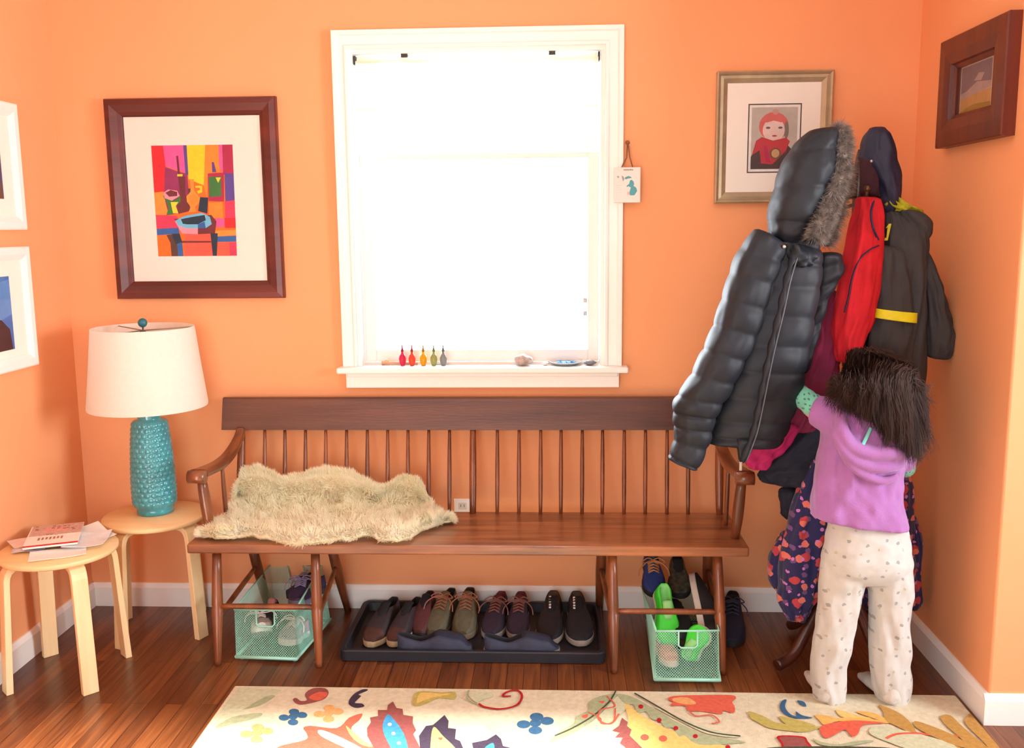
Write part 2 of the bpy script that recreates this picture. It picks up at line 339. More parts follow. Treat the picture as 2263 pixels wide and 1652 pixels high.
tag(MB().tube([(1.40, .015, SZ+.004), (1.47, .018, SZ+.004)], .0025, 8).build('thin_rod', C('pale_metal', (200, 200, 205))), 'thin pale rod lying on the window sill', 'rod')

# ------------------------------------------------------------------ small map sign hanging by the window
SP = at(1385, 370, y=-.03)
t = thing('hanging_sign', 'small white sign with a teal map print hanging by the window', 'sign', (2.14, -.03, 1.583))
MB().box((2.092, -.036, 1.583), (2.189, -.028, 1.710)).build('sign_board', mat('painted_tile', (226, 224, 218), noise_amt=.03), t, bevel=.0015)
b = MB()
def sg(X, Y): return Vector((2.092 + (X-235)/600*.097, -.036, 1.710 - (Y-665)/780*.127))
def sp(pts, m): b.poly([sg(*p) for p in pts], (0, -1, 0), .0006, m)
sp([(480, 905), (500, 880), (560, 858), (610, 870), (640, 900), (600, 905), (560, 912), (500, 930)], 0)
sp([(600, 950), (640, 945), (680, 980), (692, 1040), (680, 1080), (720, 1100), (745, 1130), (762, 1190), (730, 1240), (700, 1285), (600, 1285), (585, 1230), (600, 1170), (620, 1110), (560, 1080), (530, 1105), (525, 1070), (580, 1030)], 0)
sp([(300, 870), (330, 850), (360, 880), (330, 900)], 1); sp([(410, 850), (440, 860), (475, 915), (440, 985), (425, 920)], 1); sp([(545, 1200), (580, 1210), (590, 1270), (535, 1275)], 2)
for k in range(4): sp([(300, 1060+k*50), (420-20*(k % 2), 1062+k*50), (420-20*(k % 2), 1070+k*50), (300, 1068+k*50)], 3)
for k in range(9): sp([(455+k*24, 708+4*(k % 3)), (470+k*24, 702), (474+k*24, 735), (458+k*24, 738)], 4)
b.build('map_print', [C('teal_ink', (80, 160, 170)), C('grey_ink', (150, 155, 155)), C('pink_ink', (225, 185, 180)), C('faint_ink', (200, 200, 205)), C('brown_ink', (130, 105, 90))], t)
MB().tube([(2.118, -.03, 1.705), (2.138, -.028, 1.745), (2.142, -.012, 1.79), (2.145, -.012, 1.79), (2.150, -.028, 1.745), (2.162, -.03, 1.705)], .0025, 8).ball((2.143, -.008, 1.80), .008).build('ribbon', C('brown_ribbon', (140, 90, 60)), t)

# ------------------------------------------------------------------ framed pictures
PR = [(0, 0), (0, .022), (.06, .03), (.35, .034), (.75, .026), (.93, .018), (1, .012), (1, .0)]
def picture(name, label, x0, x1, z0, z1, wd, fm, prof, mats_mat='mboard', tilt=0):
    t = thing(name, label, 'picture', ((x0+x1)/2, 0, z0)); b = MB(); frame(b, x0, x1, z0, z1, wd, prof); b.build('frame', fm, t)
    MB().box((x0+wd*.9, -.010, z0+wd*.9), (x1-wd*.9, -.003, z1-wd*.9)).build('mat_board', mats_mat, t)
    return t
t = picture('framed_still_life', 'large mahogany framed abstract still life print in pink, orange and yellow', .200, .848, 1.241, 1.984, .066, 'mahog', PR)
# the print itself: zones traced in its own rectangle
ax0, ax1, az0, az1 = .3655, .6735, 1.4015, 1.813
def au(X, Y):
    v = (Y-437)/835; u = (X-440-57*v)/609; return Vector((ax0+(ax1-ax0)*u, -.0105, az1-(az1-az0)*v))
AC = [(220, 40, 50), (240, 90, 160), (250, 210, 40), (250, 140, 50), (175, 40, 80), (250, 115, 35), (90, 70, 150), (110, 45, 50), (60, 120, 60), (245, 150, 60), (30, 50, 70), (110, 190, 225), (240, 150, 170), (50, 100, 170), (230, 95, 75), (150, 50, 100), (90, 60, 50), (215, 60, 95), (235, 215, 60), (60, 60, 110)]
AM = [C('print_ink_tone_%s' % 'abcdefghijklmnopqrst'[i], c, rough=.7, noise_amt=.10, nscale=40) for i, c in enumerate(AC)]
b = MB(); lay = [0]
def ap(m, *pts):
    lay[0] += 1; b.poly([au(*p)+Vector((0, -.00006*lay[0], 0)) for p in pts], (0, -1, 0), .00005, m)
ap(5, (440, 437), (1052, 437), (1098, 1272), (497, 1272))
ap(0, (440, 437), (530, 437), (550, 590), (540, 780), (464, 785)); ap(1, (530, 437), (690, 437), (705, 640), (640, 625), (550, 590)); ap(15, (545, 595), (640, 630), (715, 650), (740, 930), (560, 960), (540, 780))
ap(6, (682, 437), (710, 437), (725, 660), (700, 650)); ap(2, (708, 437), (848, 437), (845, 740), (725, 690)); ap(3, (848, 437), (950, 437), (960, 640), (870, 650), (866, 840), (840, 740))
ap(1, (948, 437), (980, 437), (985, 650), (955, 600)); ap(4, (975, 437), (1052, 437), (1064, 650), (985, 660)); ap(6, (995, 650), (1064, 650), (1075, 850), (1005, 860)); ap(17, (1000, 860), (1075, 850), (1082, 985), (1005, 985))
ap(9, (468, 790), (530, 780), (575, 955), (478, 960)); ap(17, (478, 955), (640, 965), (650, 1060), (485, 1060)); ap(13, (485, 1062), (650, 1055), (660, 1100), (487, 1110)); ap(14, (700, 960), (900, 950), (920, 1272), (700, 1272))
ap(0, (1000, 985), (1083, 985), (1087, 1060), (1005, 1060)); ap(1, (930, 985), (1000, 990), (1000, 1050), (940, 1055)); ap(9, (930, 1080), (1087, 1075), (1090, 1115), (935, 1125)); ap(13, (935, 1125), (1090, 1120), (1092, 1165), (940, 1165))
ap(17, (1040, 1170), (1093, 1168), (1098, 1272), (1045, 1272)); ap(14, (950, 1170), (1040, 1170), (1045, 1272), (955, 1272)); ap(16, (560, 1110), (650, 1100), (650, 1272), (600, 1272), (590, 1170)); ap(13, (640, 1170), (680, 1170), (690, 1272), (650, 1272)); ap(10, (895, 1100), (950, 1100), (945, 1272), (915, 1272)); ap(7, (640, 1155), (900, 1158), (900, 1170), (640, 1170)); ap(10, (600, 1100), (660, 1100), (680, 1165), (630, 1180))
ap(7, (630, 515), (645, 515), (660, 650), (700, 670), (700, 800), (730, 860), (735, 930), (650, 950), (640, 870), (665, 800), (650, 700)); ap(18, (640, 652), (680, 652), (680, 668), (640, 668)); ap(16, (720, 760), (740, 760), (738, 850), (725, 850))
ap(8, (530, 810), (560, 860), (575, 900), (560, 955), (610, 955), (620, 900), (665, 860), (665, 810), (620, 850)); ap(12, (535, 790), (570, 765), (640, 775), (660, 815), (600, 850), (545, 830)); ap(7, (550, 790), (590, 770), (640, 785), (640, 815), (580, 820)); ap(18, (590, 860), (650, 860), (630, 890), (650, 945), (610, 945))
ap(9, (735, 690), (765, 690), (770, 780), (815, 830), (805, 870), (775, 900), (790, 935), (725, 940), (745, 900), (715, 860), (710, 820), (745, 780)); ap(3, (728, 830), (760, 790), (800, 825), (795, 860), (762, 885), (730, 865)); ap(2, (775, 740), (830, 740), (830, 790), (800, 800), (790, 780), (815, 770), (810, 755), (780, 755))
ap(10, (815, 825), (875, 830), (870, 950), (800, 930)); ap(4, (870, 650), (990, 645), (995, 860), (880, 855)); ap(8, (878, 675), (972, 672), (975, 820), (885, 825)); ap(18, (930, 680), (970, 680), (950, 720)); ap(6, (900, 565), (915, 565), (935, 640), (905, 640)); ap(3, (880, 870), (985, 865), (990, 985), (885, 985))
ap(7, (615, 990), (900, 960), (940, 1010), (930, 1100), (800, 1105)); ap(12, (620, 1000), (700, 1050), (800, 1060), (800, 1105), (680, 1100)); ap(11, (630, 1000), (700, 965), (830, 945), (890, 975), (905, 1030), (860, 1060), (720, 1060), (650, 1040)); ap(10, (670, 990), (750, 975), (850, 960), (860, 1000), (800, 1030), (720, 1030), (685, 1025))
ap(13, (800, 1030), (850, 1010), (860, 1060), (800, 1060))
b.build('still_life_print', AM, t)
MB().box((.256, -.0150, 1.297), (.792, -.0142, 1.928)).build('glass', 'pglass', t)

t = picture('framed_child_photo', 'gilt framed photograph of a face in a red hat behind the black coat', 2.461, 2.875, 1.577, 2.043, .040, 'gold', [(0, 0), (0, .024), (.12, .028), (.25, .024), (.35, .018), (.6, .020), (.75, .016), (1, .010), (1, 0)])
b = MB(); gx0, gx1, gz0, gz1 = 2.577, 2.768, 1.685, 1.930
def gu(X, Y, k=0): return Vector((gx0+(X-490)/565*(gx1-gx0), -.0103-.00006*k, gz1-(Y-462)/728*(gz1-gz0)))
gl = [0]
def gp(m, *pts): gl[0] += 1; b.poly([gu(*p, k=gl[0]) for p in pts], (0, -1, 0), .00005, m)
def circ(cx, cy, rx, ry, n=20, a0=0, a1=2*PI): return [(cx+rx*math.cos(a0+(a1-a0)*i/n), cy+ry*math.sin(a0+(a1-a0)*i/n)) for i in range(n)]
gp(0, (490, 462), (1055, 462), (1055, 1190), (490, 1190)); gp(1, (503, 475), (1042, 475), (1042, 1177), (503, 1177)); gp(2, (528, 500), (1015, 500), (1015, 1150), (528, 1150))
gp(3, (528, 1020), (600, 900), (900, 880), (1015, 1000), (1015, 1150), (528, 1150)); gp(4, *circ(765, 700, 158, 150)); gp(9, *circ(900, 740, 25, 90)); gp(5, *circ(765, 740, 118, 125)); gp(7, *circ(780, 548, 34, 30))
gp(6, (580, 850), (640, 810), (760, 850), (900, 820), (940, 860), (900, 960), (760, 1100), (640, 1090), (620, 950), (540, 1000)); gp(8, *circ(705, 715, 24, 12)); gp(8, *circ(835, 715, 24, 12)); gp(10, *circ(775, 800, 26, 9)); gp(11, *circ(790, 985, 62, 62)); gp(12, *circ(790, 985, 42, 45)); gp(4, (620, 640), (700, 590), (800, 590), (880, 640), (840, 660), (760, 640), (690, 660)); gp(10, (660, 900), (700, 905), (740, 1080), (690, 1080))
b.build('photo_print', [C('print_black', (70, 66, 62)), C('print_white', (225, 222, 218)), C('photo_grey', (178, 172, 162)), C('photo_dark', (70, 50, 50)), C('photo_hat', (200, 100, 95)), C('photo_skin', (215, 190, 182)), C('photo_scarf', (180, 50, 60)), C('photo_pompom', (185, 140, 132)), C('photo_eye', (100, 90, 90)), C('photo_hair', (120, 105, 100)), C('photo_crimson', (165, 30, 75)), C('photo_bear', (110, 80, 65)), C('photo_tan', (190, 150, 110))], t)
MB().box((2.498, -.0140, 1.614), (2.838, -.0134, 2.006)).build('glass', 'pglass', t)

def side_picture(name, label, wallx, sgn, y0, y1, z0, z1, wd, fm, prof, img, matm='mboard', depth=0):
    """picture on a side wall. sgn=+1: on the left wall facing +x. img(b,U) draws with U(u,v,k) in the opening"""
    t = thing(name, label, 'picture', (wallx, (y0+y1)/2, z0)); b = MB(); loops = []
    for s_, pr in prof:
        i = wd*s_; X = wallx+sgn*pr; loops.append([Vector((X, y0+i, z0+i)), Vector((X, y1-i, z0+i)), Vector((X, y1-i, z1-i)), Vector((X, y0+i, z1-i))])
    b.rings(loops, 0, False, False); b.build('frame', fm, t); i = wd*.9
    lo, hi = sorted((wallx+sgn*.003, wallx+sgn*(.008+depth)))
    MB().box((lo, y0+i, z0+i), (hi, y1-i, z1-i)).build('mat_board', matm, t)
    X = wallx+sgn*(.0082+depth)
    img(t, lambda y, z, k: Vector((X+sgn*.00008*k, y, z)), Vector((sgn, 0, 0)))
    return t
WPR = [(0, 0), (0, .018), (.1, .022), (.6, .022), (.75, .019), (1, .014), (1, 0)]
def img1(t, U, n):
    b = MB(); q = lambda m, k, pts: b.poly([U(y, z, k) for y, z in pts], n, .00005, m)
    q(0, 0, [(-.72, 1.61), (-.40, 1.61), (-.40, 1.83), (-.72, 1.83)]); q(1, 1, [(-.45+.07*math.cos(a*.3)-.06, 1.69+.09*math.sin(a*.3)) for a in range(21)]); q(3, 2, [(-.46, 1.61), (-.44, 1.70), (-.415, 1.68), (-.405, 1.61)]); q(2, 3, [(-.51+.04*math.cos(a*.3), 1.69+.05*math.sin(a*.3)) for a in range(21)]); q(4, 4, [(-.65, 1.61), (-.46, 1.61), (-.49, 1.64), (-.62, 1.64)])
    b.build('photo_print', [C('photo_violet', (90, 75, 110)), C('photo_blond', (190, 150, 90)), C('photo_skin2', (225, 180, 155)), C('photo_brown', (120, 75, 45)), C('photo_shirt', (200, 195, 190))], t)
    MB().box((U(0, 0, 0).x+.0005, -.72, 1.61), (U(0, 0, 0).x+.0012, -.40, 1.83)).build('glass', 'pglass', t)
side_picture('photo_frame', 'upper of the two white framed portrait photos on the left wall', 0, 1, -.80, -.288, 1.506, 1.935, .045, 'white', WPR, img1, depth=.002)
def img2(t, U, n):
    b = MB(); q = lambda m, k, pts: b.poly([U(y, z, k) for y, z in pts], n, .00005, m)
    q(0, 0, [(-.72, 1.10), (-.415, 1.10), (-.415, 1.35), (-.72, 1.35)]); q(5, 1, [(-.50, 1.2), (-.415, 1.22), (-.415, 1.34), (-.48, 1.33)])
    q(1, 2, [(-.66, 1.10), (-.425, 1.10), (-.435, 1.17), (-.48, 1.205), (-.55, 1.215), (-.62, 1.2)])
    q(2, 3, [(-.545+.058*math.cos(a*.3), 1.285+.055*math.sin(a*.3)) for a in range(21)]); q(3, 4, [(-.548+.044*math.cos(a*.3), 1.262+.056*math.sin(a*.3)) for a in range(21)])
    q(4, 5, [(-.585, 1.20), (-.548, 1.165), (-.505, 1.20), (-.515, 1.215), (-.548, 1.185), (-.575, 1.215)]); q(2, 5, [(-.535, 1.275), (-.52, 1.275), (-.52, 1.279), (-.535, 1.279)]); q(1, 5, [(-.56, 1.236), (-.535, 1.236), (-.54, 1.231), (-.555, 1.231)])
    b.build('photo_print', [C('photo_blue', (70, 120, 195)), C('photo_maroon', (70, 30, 38)), C('photo_black_hair', (35, 28, 28)), C('photo_skin3', (190, 130, 100)), C('photo_collar', (225, 220, 210)), C('photo_blue_light', (100, 150, 215))], t)
    MB().box((U(0, 0, 0).x+.0006, -.72, 1.10), (U(0, 0, 0).x+.0012, -.415, 1.35)).build('glass', 'pglass', t)
side_picture('photo_frame', 'lower of the two white framed photos on the left wall, showing a portrait on blue', 0, 1, -.80, -.288, 1.027, 1.448, .045, 'white', WPR, img2, depth=.002)
def img3(t, U, n):
    b = MB(); q = lambda m, k, pts: b.poly([U(y, z, k) for y, z in pts], n, .00005, m)
    q(0, 0, [(-.40, 1.825), (-.625, 1.825), (-.625, 1.985), (-.40, 1.985)]); q(1, 1, [(-.405, 1.90), (-.62, 1.90), (-.62, 1.98), (-.405, 1.98)]); q(2, 2, [(-.405, 1.83), (-.62, 1.83), (-.62, 1.895), (-.5, 1.89), (-.405, 1.88)]); q(3, 2, [(-.405, 1.88), (-.5, 1.89), (-.62, 1.897), (-.62, 1.915), (-.52, 1.925), (-.45, 1.905), (-.405, 1.90)]); q(3, 3, [(-.5, 1.93), (-.55, 1.925), (-.57, 1.945), (-.53, 1.95)]); q(4, 3, [(-.405, 1.83), (-.62, 1.83), (-.62, 1.855), (-.5, 1.86), (-.405, 1.845)])
    b.build('photo_print', [C('photo_edge', (175, 155, 140)), C('photo_sky', (110, 92, 98)), C('photo_field', (165, 125, 75)), C('photo_cloud', (150, 128, 125)), C('photo_field2', (140, 108, 45))], t)
BPR = [(0, 0), (0, .036), (.04, .040), (.5, .042), (.85, .036), (.88, .026), (1, .020), (1, 0)]
side_picture('framed_landscape', 'dark brown framed landscape photo on the right wall', WX, -1, -.765, -.287, 1.742, 2.082, .098, 'brownfr', BPR, img3, matm=C('dark_mat_board', (88, 58, 48)), depth=.004)

# ------------------------------------------------------------------ outlet and cord
t = thing('wall_outlet', 'white electrical outlet low on the orange wall behind the bench', 'outlet', (1.512, 0, .335))
MB().box((1.477, -.006, .335), (1.547, 0, .450)).build('cover_plate', 'white', t, bevel=.003)
for zz in (.363, .422):
    o = MB().box((1.496, -.008, zz-.014), (1.528, -.005, zz+.014)).build('socket', C('socket_ivory', (215, 212, 205)), t, bevel=.003)
    MB().box((1.504, -.0085, zz-.005), (1.506, -.0078, zz+.006)).box((1.517, -.0085, zz-.005), (1.519, -.0078, zz+.006)).build('slot', 'black', o)
cp = [(1.512, -.02, .363), (1.50, -.018, .335), (1.43, -.016, .285), (1.36, -.016, .262), (1.26, -.016, .268), (1.16, -.016, .305), (1.0, -.016, .34), (.8, -.016, .33), (.6, -.016, .28), (.45, -.02, .33), (.41, -.03, .44)]
b = MB().tube(cr(cp, 8), .0028, 8); b.tube(cr([(1.50, -.016, .34), (1.38, -.018, .288), (1.30, -.018, .285), (1.22, -.016, .325), (1.1, -.016, .36), (.9, -.016, .34)], 8), .0028, 8); b.box((1.498, -.034, .351), (1.526, -.008, .375))
tag(b.build('lamp_cord', C('brown_cord', (150, 95, 65))), 'thin brown power cord sagging along the wall beneath the bench', 'cord')

# ------------------------------------------------------------------ bench
BZ = .436
t = thing('spindle_bench', 'long dark wooden spindle back bench standing under the window', 'bench', (1.567, -.30, 0)); bench = t
b = MB(); b.box((.612, -.520, BZ-.034), (2.522, -.125, BZ)); b.build('seat', wood('worn_seat_stain', (92, 50, 30), (160, 100, 62), 0, .3, .35, 12), t, bevel=.006)
def ybk(z): return -.150 + (z-BZ)/.30*.075
b = MB(); rs = []
for i in range(25):
    x = .598+(2.535-.598)*i/24; z0_, z1_ = .742, .862; y0_, y1_ = ybk(z0_), ybk(z1_)
    rs.append([Vector((x, y0_-.014, z0_)), Vector((x, y1_-.012, z1_-.006)), Vector((x, y1_-.006, z1_)), Vector((x, y1_+.008, z1_)), Vector((x, y0_+.014, z0_))])
b.rings(rs, 0, False); b.build('crest_rail', 'benchx', t, bevel=.002)
def turned(p, q, r0, r1, rmid=None, name='spindle', m='benchz'):
    p, q = Vector(p), Vector(q); n = 7; rmid = rmid or max(r0, r1)*1.15
    b = MB().tube([p.lerp(q, i/n) for i in range(n+1)], [ (1-i/n)*r0+(i/n)*r1 + (rmid-max(r0, r1))*math.sin(PI*i/n) for i in range(n+1)], 12)
    return b.build(name, m, t)
def bx(px): return at(px, 950, y=-.08).x, at(px, 1138, y=-.15).x
for px in (584, 628.5, 674, 719, 765, 811, 856, 901, 947, 993, 1099, 1147, 1195, 1240, 1287, 1332, 1380, 1427, 1475, 1522):
    xa = at(px, 950, y=-.08).x; xb = at(px + (px-1043)*-.003, 1138, y=-.15).x
    turned((xb, -.150, BZ-.01), (xa, ybk(.75), .75), .0065, .0055, .0085)
for px in (1045, 534, 1590):
    xa = at(px, 950, y=-.08).x; xb = at(px + (-4 if px < 600 else 0), 1138, y=-.15).x
    turned((xb, -.150, BZ-.01), (xa, ybk(.752), .752), .012, .011, .0165 if px != 1045 else .014, 'back_post')
for s in (-1, 1):
    X = (.662 if s < 0 else 2.492); sx = -s
    path = cr([(X+sx*.012, -.085, .745), (X+sx*.012, -.12, .715), (X+sx*.004, -.20, .675), (X, -.30, .662), (X-sx*.012, -.40, .664), (X-sx*.018, -.455, .668)], 6)
    b = MB(); rs = []
    for i, p in enumerate(path):
        u = i/(len(path)-1); hw = .015+.018*u; hh = .014+.002*u; p = Vector(p); tn = (Vector(path[min(i+1, len(path)-1)])-Vector(path[max(i-1, 0)])).normalized(); up = Vector((1, 0, 0)).cross(tn); up = up if up.z > 0 else -up
        rs.append([p+Vector((hw*math.copysign(abs(math.cos(a))**.5, math.cos(a)), 0, 0))+up*(hh*math.copysign(abs(math.sin(a))**.6, math.sin(a))) for a in [2*PI*k/16 for k in range(16)]])
    b.rings(rs); b.tube([(X-sx*.018-.030, -.470, .660), (X-sx*.018+.030, -.470, .660)], .0225, 18); b.build('armrest', 'benchy', t, bevel=.0)
    turned((X, -.42, BZ-.01), (X-sx*.012, -.445, .645), .013, .016, .021, 'arm_post')
    turned((X+sx*.008, -.28, BZ-.01), (X+sx*.004, -.285, .655), .007, .006, .009, 'arm_spindle')
def leg(bpx, bpy, tpx, yb, yt):
    B = at(bpx, bpy, y=yb); T = at(tpx, 1228, y=yt); B.z = 0.0; T.z = BZ-.03
    n = 12; pr = [(0, .0105), (.04, .0125), (.3, .0165), (.48, .020), (.5, .0165), (.52, .0195), (.6, .0185), (.8, .0165), (1, .0150)]
    MB().tube([B.lerp(T, u) for u, _ in pr], [r for _, r in pr], 14).build('leg', 'benchz', t); return B, T
L = {}
L['a'] = leg(482, 1470, 480, -.525, -.47); L['b'] = leg(705, 1473, 697, -.528, -.47); L['c'] = leg(1357, 1487, 1353, -.548, -.47); L['d'] = leg(1597, 1490, 1585, -.548, -.47)
def rl(xb, xt): 
    B, T = Vector((xb, -.045, 0)), Vector((xt, -.17, BZ-.03)); pr = [(0, .013), (.3, .018), (.5, .020), (1, .016)]
    MB().tube([B.lerp(T, u) for u, _ in pr], [r for _, r in pr], 14).build('leg', 'benchz', t); return B, T
L['e'] = rl(.735, .700); L['f'] = rl(1.052, 1.005); L['g'] = rl(2.045, 2.05); L['h'] = rl(2.465, 2.44)
def st(p, q, r=.008): turned(p, q, r, r, r*1.25, 'stretcher')
def on(k, u): return L[k][0].lerp(L[k][1], u)
for p, q in (('a', 'b'), ('c', 'd')): st(on(p, .505), on(q, .505), .0085)
for p, q in (('e', 'f'), ('g', 'h')): st(on(p, .93), on(q, .93), .013)
for p, q in (('a', 'e'), ('b', 'f'), ('c', 'g'), ('d', 'h')): st(on(p, .40), on(q, .52))

# ------------------------------------------------------------------ sheepskin
def zp(L_): return [(400+X/2.503, 840+Y/2.503) for X, Y in L_]
TOP = zp([(115, 850), (180, 790), (285, 730), (300, 640), (325, 530), (360, 485), (420, 472), (480, 490), (540, 530), (580, 540), (640, 520), (720, 500), (800, 490), (880, 490), (960, 510), (1030, 550), (1080, 590), (1130, 590), (1180, 550), (1240, 520), (1310, 540), (1350, 600), (1385, 665), (1440, 715), (1498, 768)])
BOT = zp([(112, 862), (200, 884), (300, 880), (400, 872), (500, 890), (600, 908), (720, 914), (800, 900), (960, 882), (1060, 862), (1100, 890), (1200, 900), (1270, 882), (1330, 842), (1420, 810), (1498, 775)])
def resample(P, n):
    d = [0]
    for a, c in zip(P, P[1:]): d.append(d[-1]+math.hypot(a[0]-c[0], a[1]-c[1]))
    out = []; j = 0
    for i in range(n):
        s_ = d[-1]*i/(n-1)
        while j < len(d)-2 and d[j+1] < s_: j += 1
        u = (s_-d[j])/(d[j+1]-d[j]); out.append((P[j][0]+(P[j+1][0]-P[j][0])*u, P[j][1]+(P[j+1][1]-P[j][1])*u))
    return out
NU, NV = 90, 22
Tp, Bp = resample(TOP, NU), resample(BOT, NU); G = []
for i in range(NU):
    (tx, ty), (bx_, by_) = Tp[i], Bp[i]; row = []
    Bw = at(bx_, by_-3, z=BZ+.008); zc = at(tx, 1120, z=BZ)
    Tw = at(tx, ty+6, y=-.168)
    if Tw.z < BZ+.03: Tw = at(tx, ty+6, z=BZ+.012)
    Mw = at(tx*.7+bx_*.3, 1122, z=BZ+.02) if Tw.z > BZ+.04 else (Bw+Tw)/2
    if Mw.y < Bw.y: Mw = (Bw+Tw)/2
    for j in range(NV):
        v = j/(NV-1); p = Bw*(1-v)**2 + (Mw*2-(Bw+Tw)/2)*(2*v*(1-v)) + Tw*v*v
        e = min(1, min(i, NU-1-i)/5, min(j, NV-1-j)/2.5); pf = .034*math.sqrt(max(0, e))*(1+.5*noise.noise(p*14))
        nn = Vector((0, -.35-.65*v, .95-.6*v)).normalized(); row.append((p, nn, pf))
    G.append(row)
hide = thing('sheepskin', 'cream sheepskin throw draped over the left end of the bench', 'sheepskin', (1.0, -.33, BZ))
b = MB(); n_ = NU
for side in (0, 1):
    vs = [p+nn*(pf if side == 0 else -.002) for row in G for p, nn, pf in row]
    fs = [(i*NV+j, (i+1)*NV+j, (i+1)*NV+j+1, i*NV+j+1) for i in range(NU-1) for j in range(NV-1)]
    if side: fs = [f[::-1] for f in fs]
    b.add([Vector((v.x, v.y, max(v.z, BZ+.001))) for v in vs], fs, 0, True)
b.build('hide', 'wool', hide)
b = MB()
for k in range(42000):
    i = R.random()*(NU-1.001); j = R.random()*(NV-1.001)
    if k % 5 == 0: j = R.choice((0, NV-1.02))+.01*R.random()
    if k % 23 == 0: i = R.choice((0, NU-1.01))
    a, c = G[int(i)], G[int(i)+1]; u, v = i-int(i), j-int(j); jj = int(j)
    def mix(q): return (a[jj][q]*(1-u)+c[jj][q]*u)*(1-v)+(a[jj+1][q]*(1-u)+c[jj+1][q]*u)*v
    p = mix(0)+mix(1)*mix(2)*.97; nn = mix(1).normalized()
    ed = Vector((0, 0, 0))
    if j < 1: ed = Vector((0, -1.0, -.25))
    if j > NV-3: ed = Vector((0, 0.15, 1.1))
    if i < 3: ed += Vector((-1, 0, 0))
    if i > NU-4: ed += Vector((1, 0, 0))
    cl = Vector((noise.noise(p*22), noise.noise(p*22+Vector((9, 0, 0))), noise.noise(p*22+Vector((0, 9, 0)))))
    d = (nn*.8+ed*.9+cl*.7+Vector((R.gauss(0, .22), R.gauss(0, .22), R.gauss(0, .22)))).normalized(); ln = .020+.014*R.random()
    sd = d.cross(Vector((R.gauss(0, 1), R.gauss(0, 1), R.gauss(0, 1)))).normalized()*.0013
    mid = p+d*ln*.6; tip = p+d*ln+cl*.005
    if tip.z < BZ+.001 and tip.y > -.518: tip.z = BZ+.002
    if tip.y > -.152: tip.y = -.152
    b.add([p-sd, p+sd, mid+sd*.8, mid-sd*.8, tip], [(0, 1, 2, 3), (3, 2, 4)])
o = b.build('wool_pile', 'wool', hide); o['kind'] = 'stuff'

# ------------------------------------------------------------------ stools
def stool(label, cx, cy, rot):
    t = thing('round_stool', label, 'stool', (cx, cy, 0), 'birch ply stools'); Rm = Matrix.Rotation(rot, 4, 'Z')
    f = lambda p: Vector((cx, cy, 0))+Rm @ Vector(p)
    MB().lathe([(.001, .432), (.182, .432), (.186, .436), (.187, .446), (.184, .450), (.001, .450)], (cx, cy, 0), 64, 0).build('seat', 'birch', t, bevel=0)
    for k in range(4):
        a = PI/4+k*PI/2; dx, dy = math.cos(a), math.sin(a); px_, py_ = -dy, dx
        prof = [(.085, .431), (.125, .431), (.152, .428), (.168, .420), (.178, .405), (.183, .385), (.206, 0)]
        prof2 = [(.085, .413), (.125, .413), (.145, .410), (.156, .402), (.162, .390), (.165, .372), (.184, 0)]
        b = MB(); rs = []
        for (r1, z1_), (r2, z2_) in zip(prof, prof2):
            rs.append([f((dx*r+px_*w_, dy*r+py_*w_, z)) for r, z, w_ in ((r1, z1_, -.025), (r1, z1_, .025), (r2, z2_, .025), (r2, z2_, -.025))])
        b.rings(rs, 0, False); b.build('leg', 'birchz', t, bevel=.002)
    return t
stool('birch round stool holding the magazines, nearer the left wall', .208, -.600, math.radians(1))
stool('birch round stool holding the teal lamp, in the corner beside the bench', .378, -.225, math.radians(22))

# ------------------------------------------------------------------ lamp
LC = Vector((.368, -.195, .450)); t = thing('table_lamp', 'teal ceramic table lamp with a white drum shade, in the left corner', 'lamp', LC)
prof = [(.001, 0), (.062, 0), (.066, .003), (.067, .018), (.065, .022), (.074, .030), (.078, .045), (.079, .10), (.077, .17), (.073, .24), (.068, .30), (.063, .345), (.060, .352), (.058, .354), (.042, .358), (.040, .362), (.043, .368), (.043, .392), (.039, .398), (.034, .40), (.001, .40)]
b = MB(); rs = []; NN = 228
pp = cr(prof[6:12], 34)
fullp = prof[:6]+pp+prof[12:]
for r, z in fullp:
    ring = []
    for j in range(NN):
        a = 2*PI*j/NN; q = 0
        if .045 <= z <= .345:
            rowi = z/.0185; ph = (int(rowi) % 2)*.5; cu = ((a*19/(2*PI)+ph) % 1)-.5; cv = (rowi % 1)-.5
            q = .0042*math.sqrt(max(0, 1-(cu*cu*4.4+cv*cv*4.4)))-.001
        ring.append(LC+Vector(((r+q)*math.cos(a), (r+q)*math.sin(a), z)))
    rs.append(ring)
b.rings(rs); b.build('base', 'teal', t)
MB().lathe([(.012, .40), (.012, .45), (.016, .452), (.016, .50), (.008, .505)], LC, 16).build('socket', 'metal', t)
zb_, zt_ = at(320, 908, y=-.40).z, at(320, 738, y=-.37).z
z0s, z1s = .855, 1.150
b = MB(); n = 64
for rr0, rr1, inner in ((.212, .180, 0), (.209, .177, 1)):
    q = [[Vector((LC.x+r*math.cos(2*PI*j/n), LC.y+r*math.sin(2*PI*j/n), z)) for j in range(n)] for r, z in ((rr0, z0s), (rr0+.001, z0s+.008), ((rr0+rr1)/2, (z0s+z1s)/2), (rr1+.001, z1s-.008), (rr1, z1s))]
    b.rings(q if not inner else q[::-1], 0, True, False)
for z, ra, rb in ((z0s, .212, .209), (z1s, .180, .177)):
    b.rings([[Vector((LC.x+r*math.cos(2*PI*j/n), LC.y+r*math.sin(2*PI*j/n), z)) for j in range(n)] for r in (ra, rb)], 0, False, False)
b.build('lamp_shade', 'shade', t)
b = MB()
for k in range(3): a = k*2*PI/3+.4; b.tube([(LC.x, LC.y, z1s-.012), (LC.x+.178*math.cos(a), LC.y+.178*math.sin(a), z1s-.006)], .002, 6)
